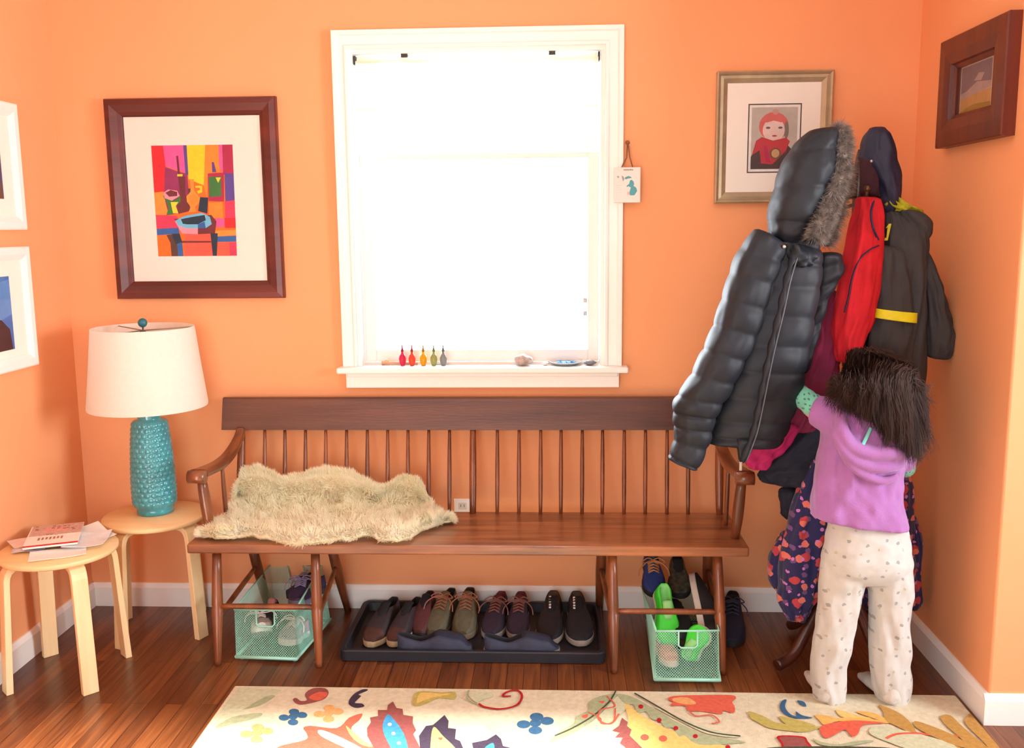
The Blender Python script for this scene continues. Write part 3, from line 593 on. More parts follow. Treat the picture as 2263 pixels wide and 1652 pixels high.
b.tube([(LC.x, LC.y, .95), (LC.x, LC.y, z1s)], .003, 8); b.tube(cr([(LC.x-.03, LC.y, .93), (LC.x-.06, LC.y, 1.03), (LC.x, LC.y, z1s-.012), (LC.x+.06, LC.y, 1.03), (LC.x+.03, LC.y, .93)], 6), .002, 6)
b.build('harp', 'metal', t)
MB().ball(LC+Vector((0, 0, z1s-LC.z+.016)), .017, 0, 20).build('finial', 'tealk', t)
MB().ball(LC+Vector((0, 0, .545)), .03, 0, 16, (1, 1, 1.3)).build('bulb', C('frosted_bulb', (235, 235, 230), rough=.3), t)

# ------------------------------------------------------------------ papers and magazine on the nearer stool
def sheet(name, label, cat, cx, cy, w_, h_, rot, z, th, m, curl=.0, group=None):
    Rm = Matrix.Rotation(rot, 3, 'Z'); b = MB(); n = 12; vs = []; 
    for s_ in (1, 0):
        for i in range(n+1):
            for j in range(n+1):
                u, v = i/n-.5, j/n-.5; k = curl*((abs(u)+abs(v))**2); p = Rm @ Vector((u*w_, v*h_, 0)); vs.append(Vector((cx+p.x, cy+p.y, z+th*s_+k+(.0006*math.sin(u*9+v*7) if curl else 0))))
    N2 = (n+1)**2; I = lambda i, j, s_=0: s_*N2+i*(n+1)+j
    fs = [(I(i, j), I(i+1, j), I(i+1, j+1), I(i, j+1)) for i in range(n) for j in range(n)] + [(I(i, j, 1), I(i, j+1, 1), I(i+1, j+1, 1), I(i+1, j, 1)) for i in range(n) for j in range(n)]
    ed = [I(i, 0) for i in range(n)]+[I(n, j) for j in range(n)]+[I(i, n) for i in range(n, 0, -1)]+[I(0, j) for j in range(n, 0, -1)]
    fs += [(ed[k], ed[k]+N2, ed[(k+1) % len(ed)]+N2, ed[(k+1) % len(ed)]) for k in range(len(ed))]
    b.add(vs, fs, 0, False)
    if cat: return tag(b.build(name, m), label, cat, group)
    return b
pap = C('white_paper', (238, 238, 236), noise_amt=.01)
gx = 'loose papers under the magazine'
sheet('paper_sheet', 'white paper fanned out furthest toward the lamp, under the magazine', 'paper', .245, -.470, .13, .20, .75, .4512, .0008, pap, .012, gx)
sheet('paper_sheet', 'white envelope sticking out nearest the front edge of the stool', 'paper', .245, -.675, .17, .10, .45, .4535, .0015, pap, .004, gx)
sheet('paper_sheet', 'dull blue and white leaflet at the left of the magazine', 'paper', .105, -.590, .10, .15, .42, .4560, .0010, mat('blue_leaflet', (130, 134, 168), c2=(225, 222, 220), nscale=22), .002, gx)
sheet('paper_sheet', 'pinkish paper lying over the left edge of the stool', 'paper', .090, -.565, .12, .10, .75, .4585, .0010, C('pinkish_paper', (232, 205, 195), nscale=25), .002, gx)
sheet('paper_sheet', 'white folded letter poking out on the right of the magazine', 'paper', .285, -.555, .13, .16, .25, .4600, .0012, C('cool_paper', (226, 230, 236)), .008, gx)
mg = thing('magazine', 'magazine with a red strip and a mottled photo cover on top of the papers', 'magazine', (.163, -.54, .466))
b = sheet('pages', '', None, .163, -.540, .165, .235, .38, .4685, .006, None, .0); b.build('pages', C('page_edges', (228, 222, 214)), mg)
b = sheet('cover', '', None, .163, -.540, .168, .238, .38, .4746, .0006, None, 0); b.build('cover', mat('magazine_cover', (245, 235, 228), noise_amt=.02), mg)
Rm = Matrix.Rotation(.38, 3, 'Z'); b = MB()
def mq(m, u0, u1, v0, v1, k=0): b.poly([Vector((.163, -.540, .4753+.0001*k))+Rm @ Vector((u*.168, v*.238, 0)) for u, v in ((u0, v0), (u1, v0), (u1, v1), (u0, v1))], (0, 0, 1), .0001, m)
mq(0, -.48, .5, .0, .5); mq(1, -.5, .5, -.5, -.43, 1)
for k in range(8): mq(2, -.2+k*.055, -.165+k*.055, .16, .36, 2)
for k in range(7): mq(3, -.28+k*.07, -.24+k*.07, -.22+.01*(k % 3), -.10, 2)
for k in range(26): 
    u, v = R.uniform(-.45, .42), R.uniform(-.05, .45); mq(R.choice((3, 4)), u, u+.06, v, v+.05, 3)
b.build('cover_print', [C('cover_brown', (190, 150, 135), nscale=90, c2=(215, 180, 165)), C('cover_red', (205, 30, 35)), C('cover_pink', (240, 150, 140)), C('cover_tan', (165, 120, 100)), C('cover_rose', (220, 170, 160))], mg)

# ------------------------------------------------------------------ rug
RZ = .010
rug = thing('area_rug', 'cream hand tufted area rug with scrolling flowers and leaves on the wooden floor', 'rug', (1.99, -1.6, 0))
b = MB(); b.box((.815, -2.6, 0), (3.150, -.690, RZ)); b.build('rug_pile', mat('rug_cream_wool', (206, 198, 172), rough=.95, noise_amt=.10, nscale=60, bump=.6, bscale=260, spec=.1), rug, bevel=.004)
RC = [('sage', (158, 166, 132)), ('rose', (140, 80, 76)), ('coral', (205, 96, 76)), ('blue', (58, 96, 130)), ('plum', (66, 56, 72)), ('yellow', (214, 186, 112)), ('ochre', (176, 138, 76)), ('tan', (216, 160, 104)), ('sky', (66, 140, 185)), ('red', (165, 35, 40)), ('palesage', (190, 194, 164)), ('cream', (232, 222, 190)), ('moss', (70, 72, 56)), ('olive', (176, 164, 92)), ('apricot', (214, 170, 96))]
RM = [mat('rug_wool_%s' % n_, c, rough=.95, noise_amt=.12, nscale=70, bump=.5, bscale=260, spec=.1) for n_, c in RC]; RI = {n_: i for i, (n_, c) in enumerate(RC)}
b = MB(); rk = [0]
def q1(X, Y): return (400+X*.4419, 1480+Y*.4419)
def q2(X, Y): return (1300+X*.4255, 1480+Y*.4257)
def rp(c, q, pts, sm=True, off=None):
    rk[0] += 1; z = RZ+.0006+.00004*rk[0]
    P = [at(*q(*p), z=z) for p in pts]
    if off is not None: P = [p+Vector(off) for p in P]
    if sm:
        n = len(P); out = []
        for i in range(n):
            p0, p1, p2, p3 = P[i-1], P[i], P[(i+1) % n], P[(i+2) % n]
            for j in range(4):
                t_ = j/4; out.append(.5*((2*p1)+(p2-p0)*t_+(2*p0-5*p1+4*p2-p3)*t_*t_+(3*p1-p0-3*p2+p3)*t_**3))
        P = out
    P = [Vector((min(max(p.x, .822), 3.145), min(p.y, -.697), z)) for p in P]
    b.poly(P, (0, 0, 1), .0008, RI[c])
def rline(c, q, pts, wd):
    pts = cr([tuple(at(*q(*p), z=0)) for p in pts], 6); rk[0] += 1; z = RZ+.0006+.00004*rk[0]; A, B = [], []
    for i, p in enumerate(pts):
        t_ = Vector(pts[min(i+1, len(pts)-1)])-Vector(pts[max(i-1, 0)]); t_.z = 0; t_.normalize(); s_ = Vector((-t_.y, t_.x, 0))*wd*.5
        v = Vector((p[0], min(p[1], -.699), z)); A.append(v+s_); B.append(v-s_)
    for i in range(len(A)-1): b.poly([A[i], A[i+1], B[i+1], B[i]], (0, 0, 1), .0008, RI[c])
def motifs(off=None):
    P = lambda c, q, pts, sm=True: rp(c, q, pts, sm, off)
    P('palesage', q1, [(285, 100), (400, 95), (500, 100), (440, 130), (300, 215), (180, 245)]); P('sage', q1, [(300, 205), (420, 135), (470, 130), (400, 175), (310, 200)]); P('sage', q1, [(170, 290), (260, 235), (400, 215), (380, 240), (280, 265)])
    P('rose', q1, [(560, 150), (575, 140), (600, 155), (630, 150), (620, 120), (660, 92), (720, 92), (738, 115), (715, 145), (650, 165), (590, 172)]); P('coral', q1, [(640, 135), (690, 110), (735, 118), (700, 150), (660, 150)])
    P('plum', q1, [(935, 100), (905, 98), (860, 125), (838, 165), (870, 188), (915, 182), (905, 168), (870, 165), (880, 150), (900, 130), (888, 122)])
    for cx, cy, k, c in ((560, 233, 1, 'blue'), (1772, 265, 1.3, 'blue'), (738, 215, 1.05, 'tan'), (378, 315, 1.15, 'tan')):
        for dx, dy in ((-45, 5), (45, -8), (5, -24), (0, 28)): P(c, q1, [(cx+(dx+26*math.cos(a))*k, cy+(dy+15*math.sin(a))*k) for a in [i*PI/4 for i in range(8)]])
        P(c, q1, [(cx+22*k*math.cos(a), cy+14*k*math.sin(a)) for a in [i*PI/4 for i in range(8)]])
    P('olive', q1, [(1185, 108), (1300, 112), (1370, 110), (1368, 145), (1290, 140), (1230, 165), (1175, 180), (1158, 160)]); P('yellow', q1, [(1200, 115), (1290, 118), (1350, 120), (1290, 132), (1220, 150), (1180, 165)])
    P('coral', q1, [(480, 389), (620, 350), (630, 320), (612, 290), (650, 280), (780, 290), (840, 240), (905, 218), (890, 250), (850, 290), (880, 340), (970, 389), (990, 440), (600, 440)]); P('cream', q1, [(690, 300), (760, 320), (900, 389), (930, 430), (820, 389), (700, 330)], True)
    P('yellow', q1, [(825, 280), (850, 300), (900, 345), (960, 385), (900, 372), (850, 330)])
    P('rose', q1, [(1060, 158), (1078, 190), (1108, 195), (1112, 225), (1160, 232), (1158, 265), (1175, 300), (1160, 320), (1195, 389), (1190, 450), (990, 450), (965, 389), (932, 330), (930, 290), (950, 262), (945, 238), (985, 230), (985, 200), (1030, 200), (1035, 175)], False)
    P('sky', q1, [(1035, 222), (1075, 260), (1115, 320), (1135, 389), (1135, 430), (1080, 430), (1050, 389), (1015, 320), (1010, 270)]);
    for cx, cy in ((1044, 272), (1062, 318), (1090, 365)): P('cream', q1, [(cx+10*math.cos(a), cy+8*math.sin(a)) for a in [i*PI/4 for i in range(8)]])
    P('plum', q1, [(1318, 225), (1338, 255), (1335, 290), (1375, 295), (1370, 345), (1395, 355), (1410, 389), (1410, 440), (1200, 440), (1190, 330), (1225, 280), (1260, 275), (1290, 250)], False); P('yellow', q1, [(1265, 285), (1310, 330), (1370, 389), (1380, 430), (1260, 430), (1250, 350)]); P('coral', q1, [(1285, 340), (1308, 338), (1300, 352)])
    P('plum', q1, [(1575, 322), (1600, 345), (1610, 380), (1645, 389), (1640, 430), (1470, 430), (1455, 365), (1530, 350)], False); P('sky', q1, [(1560, 365), (1565, 400), (1530, 430), (1520, 389)])
    P('palesage', q1, [(1440, 120), (1540, 110), (1560, 130), (1500, 150), (1480, 165)]); P('palesage', q1, [(1530, 280), (1600, 275), (1650, 300), (1670, 330), (1600, 320)])
    P('sage', q1, [(2180, 120), (2160, 150), (2080, 230), (1990, 300), (1845, 365), (1880, 320), (1960, 270), (1975, 235), (2040, 200), (2040, 165), (2100, 130)]); P('palesage', q1, [(2190, 125), (2230, 180), (2190, 230), (2150, 280), (2060, 300), (1960, 325), (1990, 300), (2080, 240)])
    P('coral', q1, [(2005, 228), (2035, 222), (2030, 240), (2010, 240)]); P('coral', q1, [(2090, 158), (2115, 155), (2110, 168)])
    # big scalloped leaf and yellow ground
    P('yellow', q2, [(185, 160), (260, 220), (400, 300), (620, 370), (730, 404), (730, 470), (260, 470), (200, 350), (210, 260)]); P('sage', q2, [(150, 125), (230, 140), (340, 200), (460, 270), (610, 335), (810, 370), (760, 380), (600, 390), (540, 372), (500, 340), (470, 345), (440, 300), (400, 300), (370, 262), (330, 255), (300, 215), (255, 222), (235, 180), (190, 175)])
    for cx, cy in ((273, 190), (368, 260), (455, 302), (556, 344), (725, 400)): P('red', q2, [(cx+13*math.cos(a), cy+11*math.sin(a)) for a in [i*PI/4 for i in range(8)]])
    for cx, cy in ((293, 350), (388, 356)): P('coral', q2, [(cx+22*math.cos(a), cy+16*math.sin(a)) for a in [i*PI/4 for i in range(8)]])
    P('rose', q2, [(175, 248), (205, 270), (200, 290), (225, 310), (215, 340), (245, 370), (280, 404), (290, 460), (190, 460), (195, 404), (165, 380), (180, 350), (140, 350), (165, 325), (125, 315), (160, 290)], False)
    P('palesage', q2, [(340, 190), (440, 230), (560, 280), (690, 320), (780, 350), (620, 330), (470, 260)])
    P('coral', q2, [(440, 136), (600, 130), (740, 130), (768, 145), (748, 165), (760, 190), (755, 222), (700, 210), (690, 228), (600, 215), (520, 210), (500, 185), (430, 185), (440, 165), (415, 155)]); P('tan', q2, [(450, 145), (520, 145), (560, 175), (500, 178), (440, 160)])
    P('blue', q2, [(1010, 158), (1030, 155), (1022, 190), (1045, 225), (1080, 240), (1078, 215), (1110, 235), (1165, 248), (1090, 250), (1040, 238), (1005, 215), (995, 185)]); P('blue', q2, [(1085, 158), (1120, 165), (1132, 188), (1105, 180)])
    P('olive', q2, [(832, 215), (900, 235), (970, 270), (1060, 285), (1120, 295), (1210, 295), (1130, 320), (1040, 315), (940, 300), (870, 265), (845, 250)]); P('olive', q2, [(990, 240), (1050, 250), (1110, 265), (1180, 290), (1080, 295), (1020, 275)])
    P('apricot', q2, [(1180, 232), (1260, 240), (1290, 250), (1400, 240), (1480, 255), (1560, 275), (1440, 270), (1300, 265), (1230, 285), (1200, 262)]); P('yellow', q2, [(1290, 205), (1380, 230), (1470, 250), (1380, 248), (1310, 240)]); P('apricot', q2, [(1390, 215), (1470, 220), (1540, 250), (1560, 275), (1480, 250)])
    P('ochre', q2, [(1510, 180), (1600, 215), (1650, 250), (1690, 290), (1720, 330), (1900, 389), (2000, 440), (1900, 440), (1700, 340), (1600, 290), (1545, 262), (1530, 215)]); P('coral', q2, [(1205, 295), (1280, 272), (1400, 262), (1540, 275), (1430, 285), (1400, 330), (1370, 345), (1335, 310), (1290, 330), (1245, 352), (1215, 340)])
    P('palesage', q2, [(1460, 310), (1500, 290), (1620, 310), (1750, 340), (1900, 389), (1900, 440), (1700, 420), (1550, 370), (1470, 335)]); rline_('coral', q2, [(1545, 378), (1600, 355), (1700, 350), (1800, 360), (1920, 366)], .010, off)
    P('ochre', q2, [(1830, 240), (1880, 235), (1940, 290), (2010, 350), (2080, 404), (2120, 450), (2020, 440), (1930, 350), (1850, 280)]); P('ochre', q2, [(2010, 215), (2050, 240), (2110, 330), (2190, 404), (2220, 460), (2130, 450), (2040, 360), (1960, 280), (1965, 240)]); P('ochre', q2, [(1700, 265), (1780, 290), (1900, 340), (1990, 404), (1900, 389), (1760, 330), (1695, 290)])
    P('red', q2, [(985, 342), (1115, 345), (1140, 370), (1165, 404), (1160, 440), (1030, 440), (1000, 380)]); P('rose', q2, [(1000, 348), (1110, 352), (1130, 375), (1150, 404), (1140, 430), (1040, 430), (1012, 380)])
    P('sage', q2, [(1165, 355), (1220, 375), (1300, 385), (1400, 368), (1485, 366), (1400, 385), (1290, 398), (1200, 385)])
    rline_('red', q1, [(1490, 188), (1520, 205), (1600, 215), (1680, 195), (1705, 150), (1680, 120), (1630, 130), (1610, 150), (1650, 150)], .008, off); rline_('moss', q1, [(2175, 122), (2140, 180), (2060, 250), (1960, 310), (1870, 350)], .005, off); rline_('moss', q2, [(240, 140), (360, 210), (500, 290), (640, 345), (790, 365)], .006, off)
    rline_('sage', q1, [(1440, 120), (1430, 160), (1480, 190)], .006, off); rline_('coral', q1, [(2130, 150), (2170, 200), (2100, 220), (2090, 270), (2150, 290), (2190, 240)], .005, off); rline_('coral', q2, [(520, 230), (560, 260), (640, 255), (680, 290), (640, 300)], .005, off); rline_('coral', q2, [(0, 240), (60, 270), (70, 300), (130, 290), (140, 220)], .005, off)
    P('moss', q2, [(930, 404), (1200, 396), (1500, 400), (1580, 410), (1500, 430), (1000, 430)])
def rline_(c, q, pts, wd, off):
    if off is None: rline(c, q, pts, wd)
motifs(); motifs((0, -.40, 0)); motifs((0, -.80, 0)); motifs((0, -1.2, 0))
b.build('rug_pattern', RM, rug)

# ------------------------------------------------------------------ mint mesh bins
def bin_(label, bot, top, zr):
    B = [at(*p, z=.012) for p in bot]; T = [at(*p, z=zr) for p in top]   # FL, FR, BR, BL
    c = sum(B, Vector())/4; t = thing('mesh_bin', label, 'basket', (c.x, c.y, 0), 'mint mesh bins under the bench')
    def panel(a, c_, d, e, name, hole=None, pitch=.0088, th=.00065):
        b = MB(); U = ((c_-a).length+(d-e).length)/2; V = ((e-a).length+(d-c_).length)/2; nu = max(4, round(U/pitch)); nv = max(4, round(V/pitch))
        nrm = (c_-a).cross(e-a).normalized()
        def S(u, v): return (a*(1-u)+c_*u)*(1-v)+(e*(1-u)+d*u)*v
        def inh(u, v): return hole and hole[0] < u < hole[1] and hole[2] < v < hole[3]
        def seg(u0, v0, u1, v1):
            if inh(u0, v0) or inh(u1, v1): return
            p, q = S(u0, v0), S(u1, v1); dd = (q-p).normalized().cross(nrm)*th
            b.add([p-dd, p+dd, q+dd, q-dd, p+nrm*th, q+nrm*th], [(0, 1, 4), (3, 5, 2), (0, 4, 5, 3), (4, 1, 2, 5), (0, 3, 2, 1)], 0)
        for i in range(nu):
            for j in range(nv):
                u0, u1, v0, v1 = i/nu, (i+1)/nu, j/nv, (j+1)/nv; um, vm = (u0+u1)/2, (v0+v1)/2
                for x, y in ((u0, v0), (u1, v0), (u0, v1), (u1, v1)): seg(um, vm, x, y)
        if hole:
            hp = [S(hole[0], 1), S(hole[0], hole[2]+.05), S(hole[0]+.04, hole[2]), S(hole[1]-.04, hole[2]), S(hole[1], hole[2]+.05), S(hole[1], 1)]
            b.tube(hp, .0032, 8)
        o = b.build(name, 'mint', t)
    FLb, FRb, BRb, BLb = B; FL, FR, BR, BL = T
    hole = (.36, .66, .66, 1.01)
    panel(FLb, FRb, FR, FL, 'front_panel', hole); panel(BRb, BLb, BL, BR, 'back_panel', hole); panel(FRb, BRb, BR, FR, 'side_panel'); panel(BLb, FLb, FL, BL, 'side_panel'); panel(FLb, BLb, BRb, FRb, 'base_panel', None, .012)
    MB().tube(cr([tuple(p) for p in (FL, FR)], 2)+[tuple(BR), tuple(BL), tuple(FL)], .0038, 8).build('rim_wire', 'mint', t)
    MB().tube([FLb+Vector((0, 0, .004)), FRb+Vector((0, 0, .004)), BRb+Vector((0, 0, .004)), BLb+Vector((0, 0, .004)), FLb+Vector((0, 0, .004))], .0065, 8).build('base_band', 'mint', t)
    for p in B:
        q = p.lerp(c, .12); MB().lathe([(.006, 0), (.009, .002), (.009, .010)], (q.x, q.y, 0), 12).build('foot', C('clear_foot', (215, 222, 220)), t)
    return T, B
LT, LB = bin_('mint mesh bin of shoes under the left end of the bench', [(522, 1453), (655, 1458), (730, 1370), (610, 1362)], [(518, 1346), (651, 1348), (711, 1250), (597, 1248)], .170)
RTp, RB = bin_('mint mesh bin of bright sneakers under the right end of the bench', [(1448, 1503), (1590, 1505), (1570, 1375), (1430, 1372)], [(1450, 1394), (1588, 1393), (1560, 1290), (1418, 1295)], .165)

# ------------------------------------------------------------------ shoes
def shoe(name, label, H, T, wd=.088, ht=.075, upper='sole', sole='w', lining='k', lace=None, roll=0, low=False, toe=None, group=None, fancy=None, cat='shoe', tip_up=0):
    H, T = Vector(H), Vector(T); f = (T-H); Ln = f.length; f.normalize(); sd = f.cross(Vector((0, 0, 1))).normalized(); up = sd.cross(f).normalized()
    if roll: q = Matrix.Rotation(roll, 3, f); sd = q @ sd; up = q @ up
    base = thing(name, label, cat, H.lerp(T, .5), group)
    W = lambda s: wd*.5*(.72*math.sqrt(max(0, 1-((s-.14)/.145)**2)) if s < .14 else (.72-.06*math.sin(PI*(s-.14)/.3) if s < .44 else (.72+.28*math.sin(PI/2*(s-.44)/.26) if s < .70 else math.sqrt(max(0, 1-((s-.70)/.302)**2.2)))))
    pt = lambda s, x, z: H+f*(s*Ln)+sd*x+up*z
    th = .022
    SS = [.0, .006, .02, .05, .09, .14, .2, .27, .34, .41, .48, .55, .62, .70, .77, .83, .88, .92, .955, .98, .994, 1.0]
    b = MB(); loops = []
    for z, k in ((0, .94), (.003, 1.0), (th-.003, 1.02), (th, .98)):
        loops.append([pt(.5+(s-.5)*(1 if k > .97 else .99), W(s)*k, z) for s in SS]+[pt(.5+(s-.5)*(1 if k > .97 else .99), -W(s)*k, z) for s in SS[::-1][1:-1]])
    b.rings(loops, 0, False); b.build('sole', sole, base)
    b = MB(); rs = []
    hh = lambda s: th + ht*((.62-.10*math.sin(PI*min(1, s/.4))) if s < .4 else (.62+.02-(s-.4)*.95 if s < .75 else .31-.6*max(0, (s-.75))**1.1*1.9))
    if low: hh = lambda s: th + ht*(.62-.30*min(1, s/.3)+(.30*max(0, min(1, (s-.35)/.2))) if s < .55 else (.62-.7*(s-.55)-2.0*max(0, s-.85)**1.3*3))
    S2 = [.012, .03, .06, .1, .15, .2, .26, .32, .38, .44, .5, .56, .62, .68, .74, .80, .85, .89, .93, .96, .985]
    for s in S2:
        w_ = W(s)*.97; h = max(hh(s), th+.008); op = 1 if .035 < s < (.46 if not low else .50) else 0
        if s < .035: op = 0
        A = [(w_, th*.8), (w_*1.0, th+(h-th)*.4), (w_*.86, th+(h-th)*.8), (w_*.70, h), (w_*.58, h-.001)]
        if op: A += [(w_*.50, h-.010), (w_*.42, th+.012), (w_*.2, th+.006), (0, th+.005)]
        else:
            hc = h*1.04 if s > .4 else h
            A += [(w_*.46, h+(hc-h)*.4), (w_*.32, h+(hc-h)*.7), (w_*.16, hc), (0, hc)]
        A += [(-x, z) for x, z in A[:-1][::-1]]
        rs.append([pt(s, x, z) for x, z in A])
    n = len(rs[0])
    def mfn(i, j):
        s = S2[i]
        if .03 <= s < (.46 if not low else .5) and 4 <= j <= 11: return 1
        if toe and s > .74: return 2
        return 0
    b.rings(rs, 0, True, False, False, mfn); b.add(rs[0], [list(range(n))[::-1]], 0); b.add(rs[-1], [list(range(n))], 2 if toe else 0)
    b.build('upper', [upper, lining, toe or upper], base)
    if not low:
        b = MB(); rr = []
        for k in range(8):
            s = .36+.24*k/7; z = hh(max(s, .42))+.012*(1-k/7)+.004; w_ = wd*.2
            rr.append([pt(s-.03*(1-k/7), x*w_, z-.006*x*x) for x in (-1, -.5, 0, .5, 1)]+[pt(s-.03*(1-k/7), x*w_, z-.006*x*x-.003) for x in (1, .5, 0, -.5, -1)])
        b.rings(rr); b.build('tongue', lining if not fancy else fancy, base)
    if lace:
        b = MB()
        for k in range(4):
            s = .46+.055*k; z = hh(s)+.008; w_ = wd*.24
            b.tube([pt(s, -w_, z-.005), pt(s+.02, 0, z+.002), pt(s+.045, w_, z-.006)], .0022, 6); b.tube([pt(s, w_, z-.005), pt(s+.02, 0, z+.003), pt(s+.045, -w_, z-.006)], .0022, 6)
        z = hh(.45)+.012
        for sg_ in (-1, 1):
            b.tube(cr([pt(.45, 0, z), pt(.47, sg_*.02, z+.012), pt(.53, sg_*.042, z+.002), pt(.52, sg_*.02, z-.002), pt(.46, 0, z)], 6), .0022, 6)
            b.tube(cr([pt(.45, 0, z), pt(.55, sg_*.025, z+.004), pt(.66, sg_*.05, z-.01), pt(.72, sg_*.056, max(.004, z-.032))], 6), .0022, 6)
        b.build('laces', lace, base)
    return base
TZ = .014
# boot tray
t = thing('boot_tray', 'black rubber boot tray full of shoes on the floor under the bench', 'tray', (1.58, -.265, 0))
b = MB(); lo = []
X0, X1, Y0, Y1 = 1.115, 2.050, -.492, -.035
def rr_(x0, x1, y0, y1, r, z, n=6):
    out = []
    for cx, cy, a0 in ((x1-r, y1-r, 0), (x0+r, y1-r, PI/2), (x0+r, y0+r, PI), (x1-r, y0+r, 1.5*PI)):
        for i in range(n+1): a = a0+i*PI/2/n; out.append(Vector((cx+r*math.cos(a), cy+r*math.sin(a), z)))
    return out
b.rings([rr_(X0+.012, X1-.012, Y0+.012, Y1-.012, .02, 0), rr_(X0+.004, X1-.004, Y0+.004, Y1-.004, .025, .004), rr_(X0, X1, Y0, Y1, .03, .040), rr_(X0+.003, X1-.003, Y0+.003, Y1-.003, .03, .044), rr_(X0+.016, X1-.016, Y0+.016, Y1-.016, .026, .044), rr_(X0+.020, X1-.020, Y0+.020, Y1-.020, .024, .040), rr_(X0+.026, X1-.026, Y0+.026, Y1-.026, .02, .010)], 0, False)
b.build('tray_body', 'rubber', t)
b = MB()
for k in range(22): x = X0+.06+k*(X1-X0-.12)/21; b.box((x-.003, Y0+.04, .009), (x+.003, Y1-.04, .0125))
b.build('tray_rib', 'rubber', t)['kind'] = 'stuff'
lea = lambda n, c, **k: C(n, c, rough=.7, noise_amt=.15, nscale=60, bump=.15, **k)
white = C('sole_cream', (188, 172, 138), noise_amt=.1, nscale=40); wsole = C('sole_white', (160, 155, 148), noise_amt=.1); blk = C('lining_black', (20, 20, 26), rough=.9)
def fl(px, py, z=TZ): return at(px, py, z=z)
def pair(*a): pass
S = []
shoe('sneaker', 'brown canvas shoe with a cream toe sole, furthest left on the boot tray', (1.262, -.150, TZ), (1.207, -.405, TZ), .088, .115, lea('suede_dark', (50, 40, 46)), white, blk, None, toe=lea('suede_brown', (74, 44, 36)), group='brown shoes with cream soles')
shoe('sneaker', 'brown canvas shoe with a cream toe sole, second from the left on the boot tray', (1.352, -.150, TZ), (1.287, -.400, TZ), .080, .115, lea('suede_dark', (50, 40, 46)), white, blk, None, toe=lea('suede_brown', (74, 44, 36)), group='brown shoes with cream soles')
shoe('sneaker', 'maroon shoe standing behind the navy slip-on on the boot tray', (1.392, -.10, TZ), (1.372, -.325, TZ), .08, .125, lea('maroon_suede', (84, 42, 44)), C('sole_dark', (40, 34, 34)), blk)
shoe('lace_up_shoe', 'left of the two olive shoes with tan laces on the boot tray', (1.475, -.085, TZ), (1.425, -.325, TZ), .088, .135, lea('olive_canvas', (92, 88, 68)), C('sole_tan', (120, 105, 85)), blk, C('tan_lace', (150, 95, 72)), fancy=lea('olive_tongue', (110, 102, 72)), group='olive lace up shoes')
shoe('lace_up_shoe', 'right of the two olive shoes, with a black heel lining, on the boot tray', (1.545, -.085, TZ), (1.535, -.335, TZ), .094, .140, lea('olive_canvas', (92, 88, 68)), C('sole_tan', (120, 105, 85)), blk, C('tan_lace', (150, 95, 72)), fancy=lea('olive_tongue', (110, 102, 72)), group='olive lace up shoes')
shoe('boat_shoe', 'left of the two plum shoes with red lining and looping laces on the tray', (1.668, -.085, TZ), (1.635, -.330, TZ), .088, .115, lea('plum_leather', (48, 38, 56)), wsole, lea('red_lining', (98, 34, 42)), C('tan_lace2', (120, 78, 70)), fancy=lea('red_lining', (98, 34, 42)), group='plum shoes with red lining')
shoe('boat_shoe', 'right of the two plum shoes with red lining and looping laces on the tray', (1.742, -.085, TZ), (1.733, -.330, TZ), .088, .115, lea('plum_leather', (48, 38, 56)), wsole, lea('red_lining', (98, 34, 42)), C('tan_lace2', (120, 78, 70)), fancy=lea('red_lining', (98, 34, 42)), group='plum shoes with red lining')
shoe('slip_on_shoe', 'black canvas shoe with white sole, second from the right end of the tray', (1.868, -.072, TZ), (1.848, -.372, TZ), .102, .115, lea('black_canvas', (28, 28, 34)), wsole, lea('tan_insole', (84, 70, 60)), None, fancy=blk, group='black canvas shoes with white soles')
shoe('slip_on_shoe', 'black canvas shoe with white sole at the right end of the boot tray', (1.955, -.075, TZ), (1.965, -.378, TZ), .104, .115, lea('black_canvas', (28, 28, 34)), wsole, lea('tan_insole', (84, 70, 60)), None, fancy=blk, group='black canvas shoes with white soles')
for o_, dx in ((bpy.data.objects['slip_on_shoe'], -.004), (bpy.data.objects['slip_on_shoe.001'], -.016)):
    c = ORG[o_.name]; b = MB()
    for k in range(5): b.box((c.x+dx-.004, c.y+.045-.014*k-.004, .118-.0045*k), (c.x+dx+.004, c.y+.045-.014*k+.004, .1225-.0045*k))
    b.build('white_stitching', C('white_thread', (215, 212, 208)), o_)
shoe('loafer', 'navy slip-on lying sideways at the front of the tray, left one', (1.315, -.438, TZ), (1.582, -.425, TZ), .086, .085, lea('navy_canvas', (38, 44, 66)), C('sole_navy', (50, 54, 74)), blk, None, low=True, group='navy slip-ons lying sideways')
shoe('loafer', 'navy slip-on lying sideways at the front of the tray, right one', (1.622, -.440, TZ), (1.890, -.428, TZ), .086, .085, lea('navy_canvas', (38, 44, 66)), wsole, blk, None, low=True, group='navy slip-ons lying sideways')
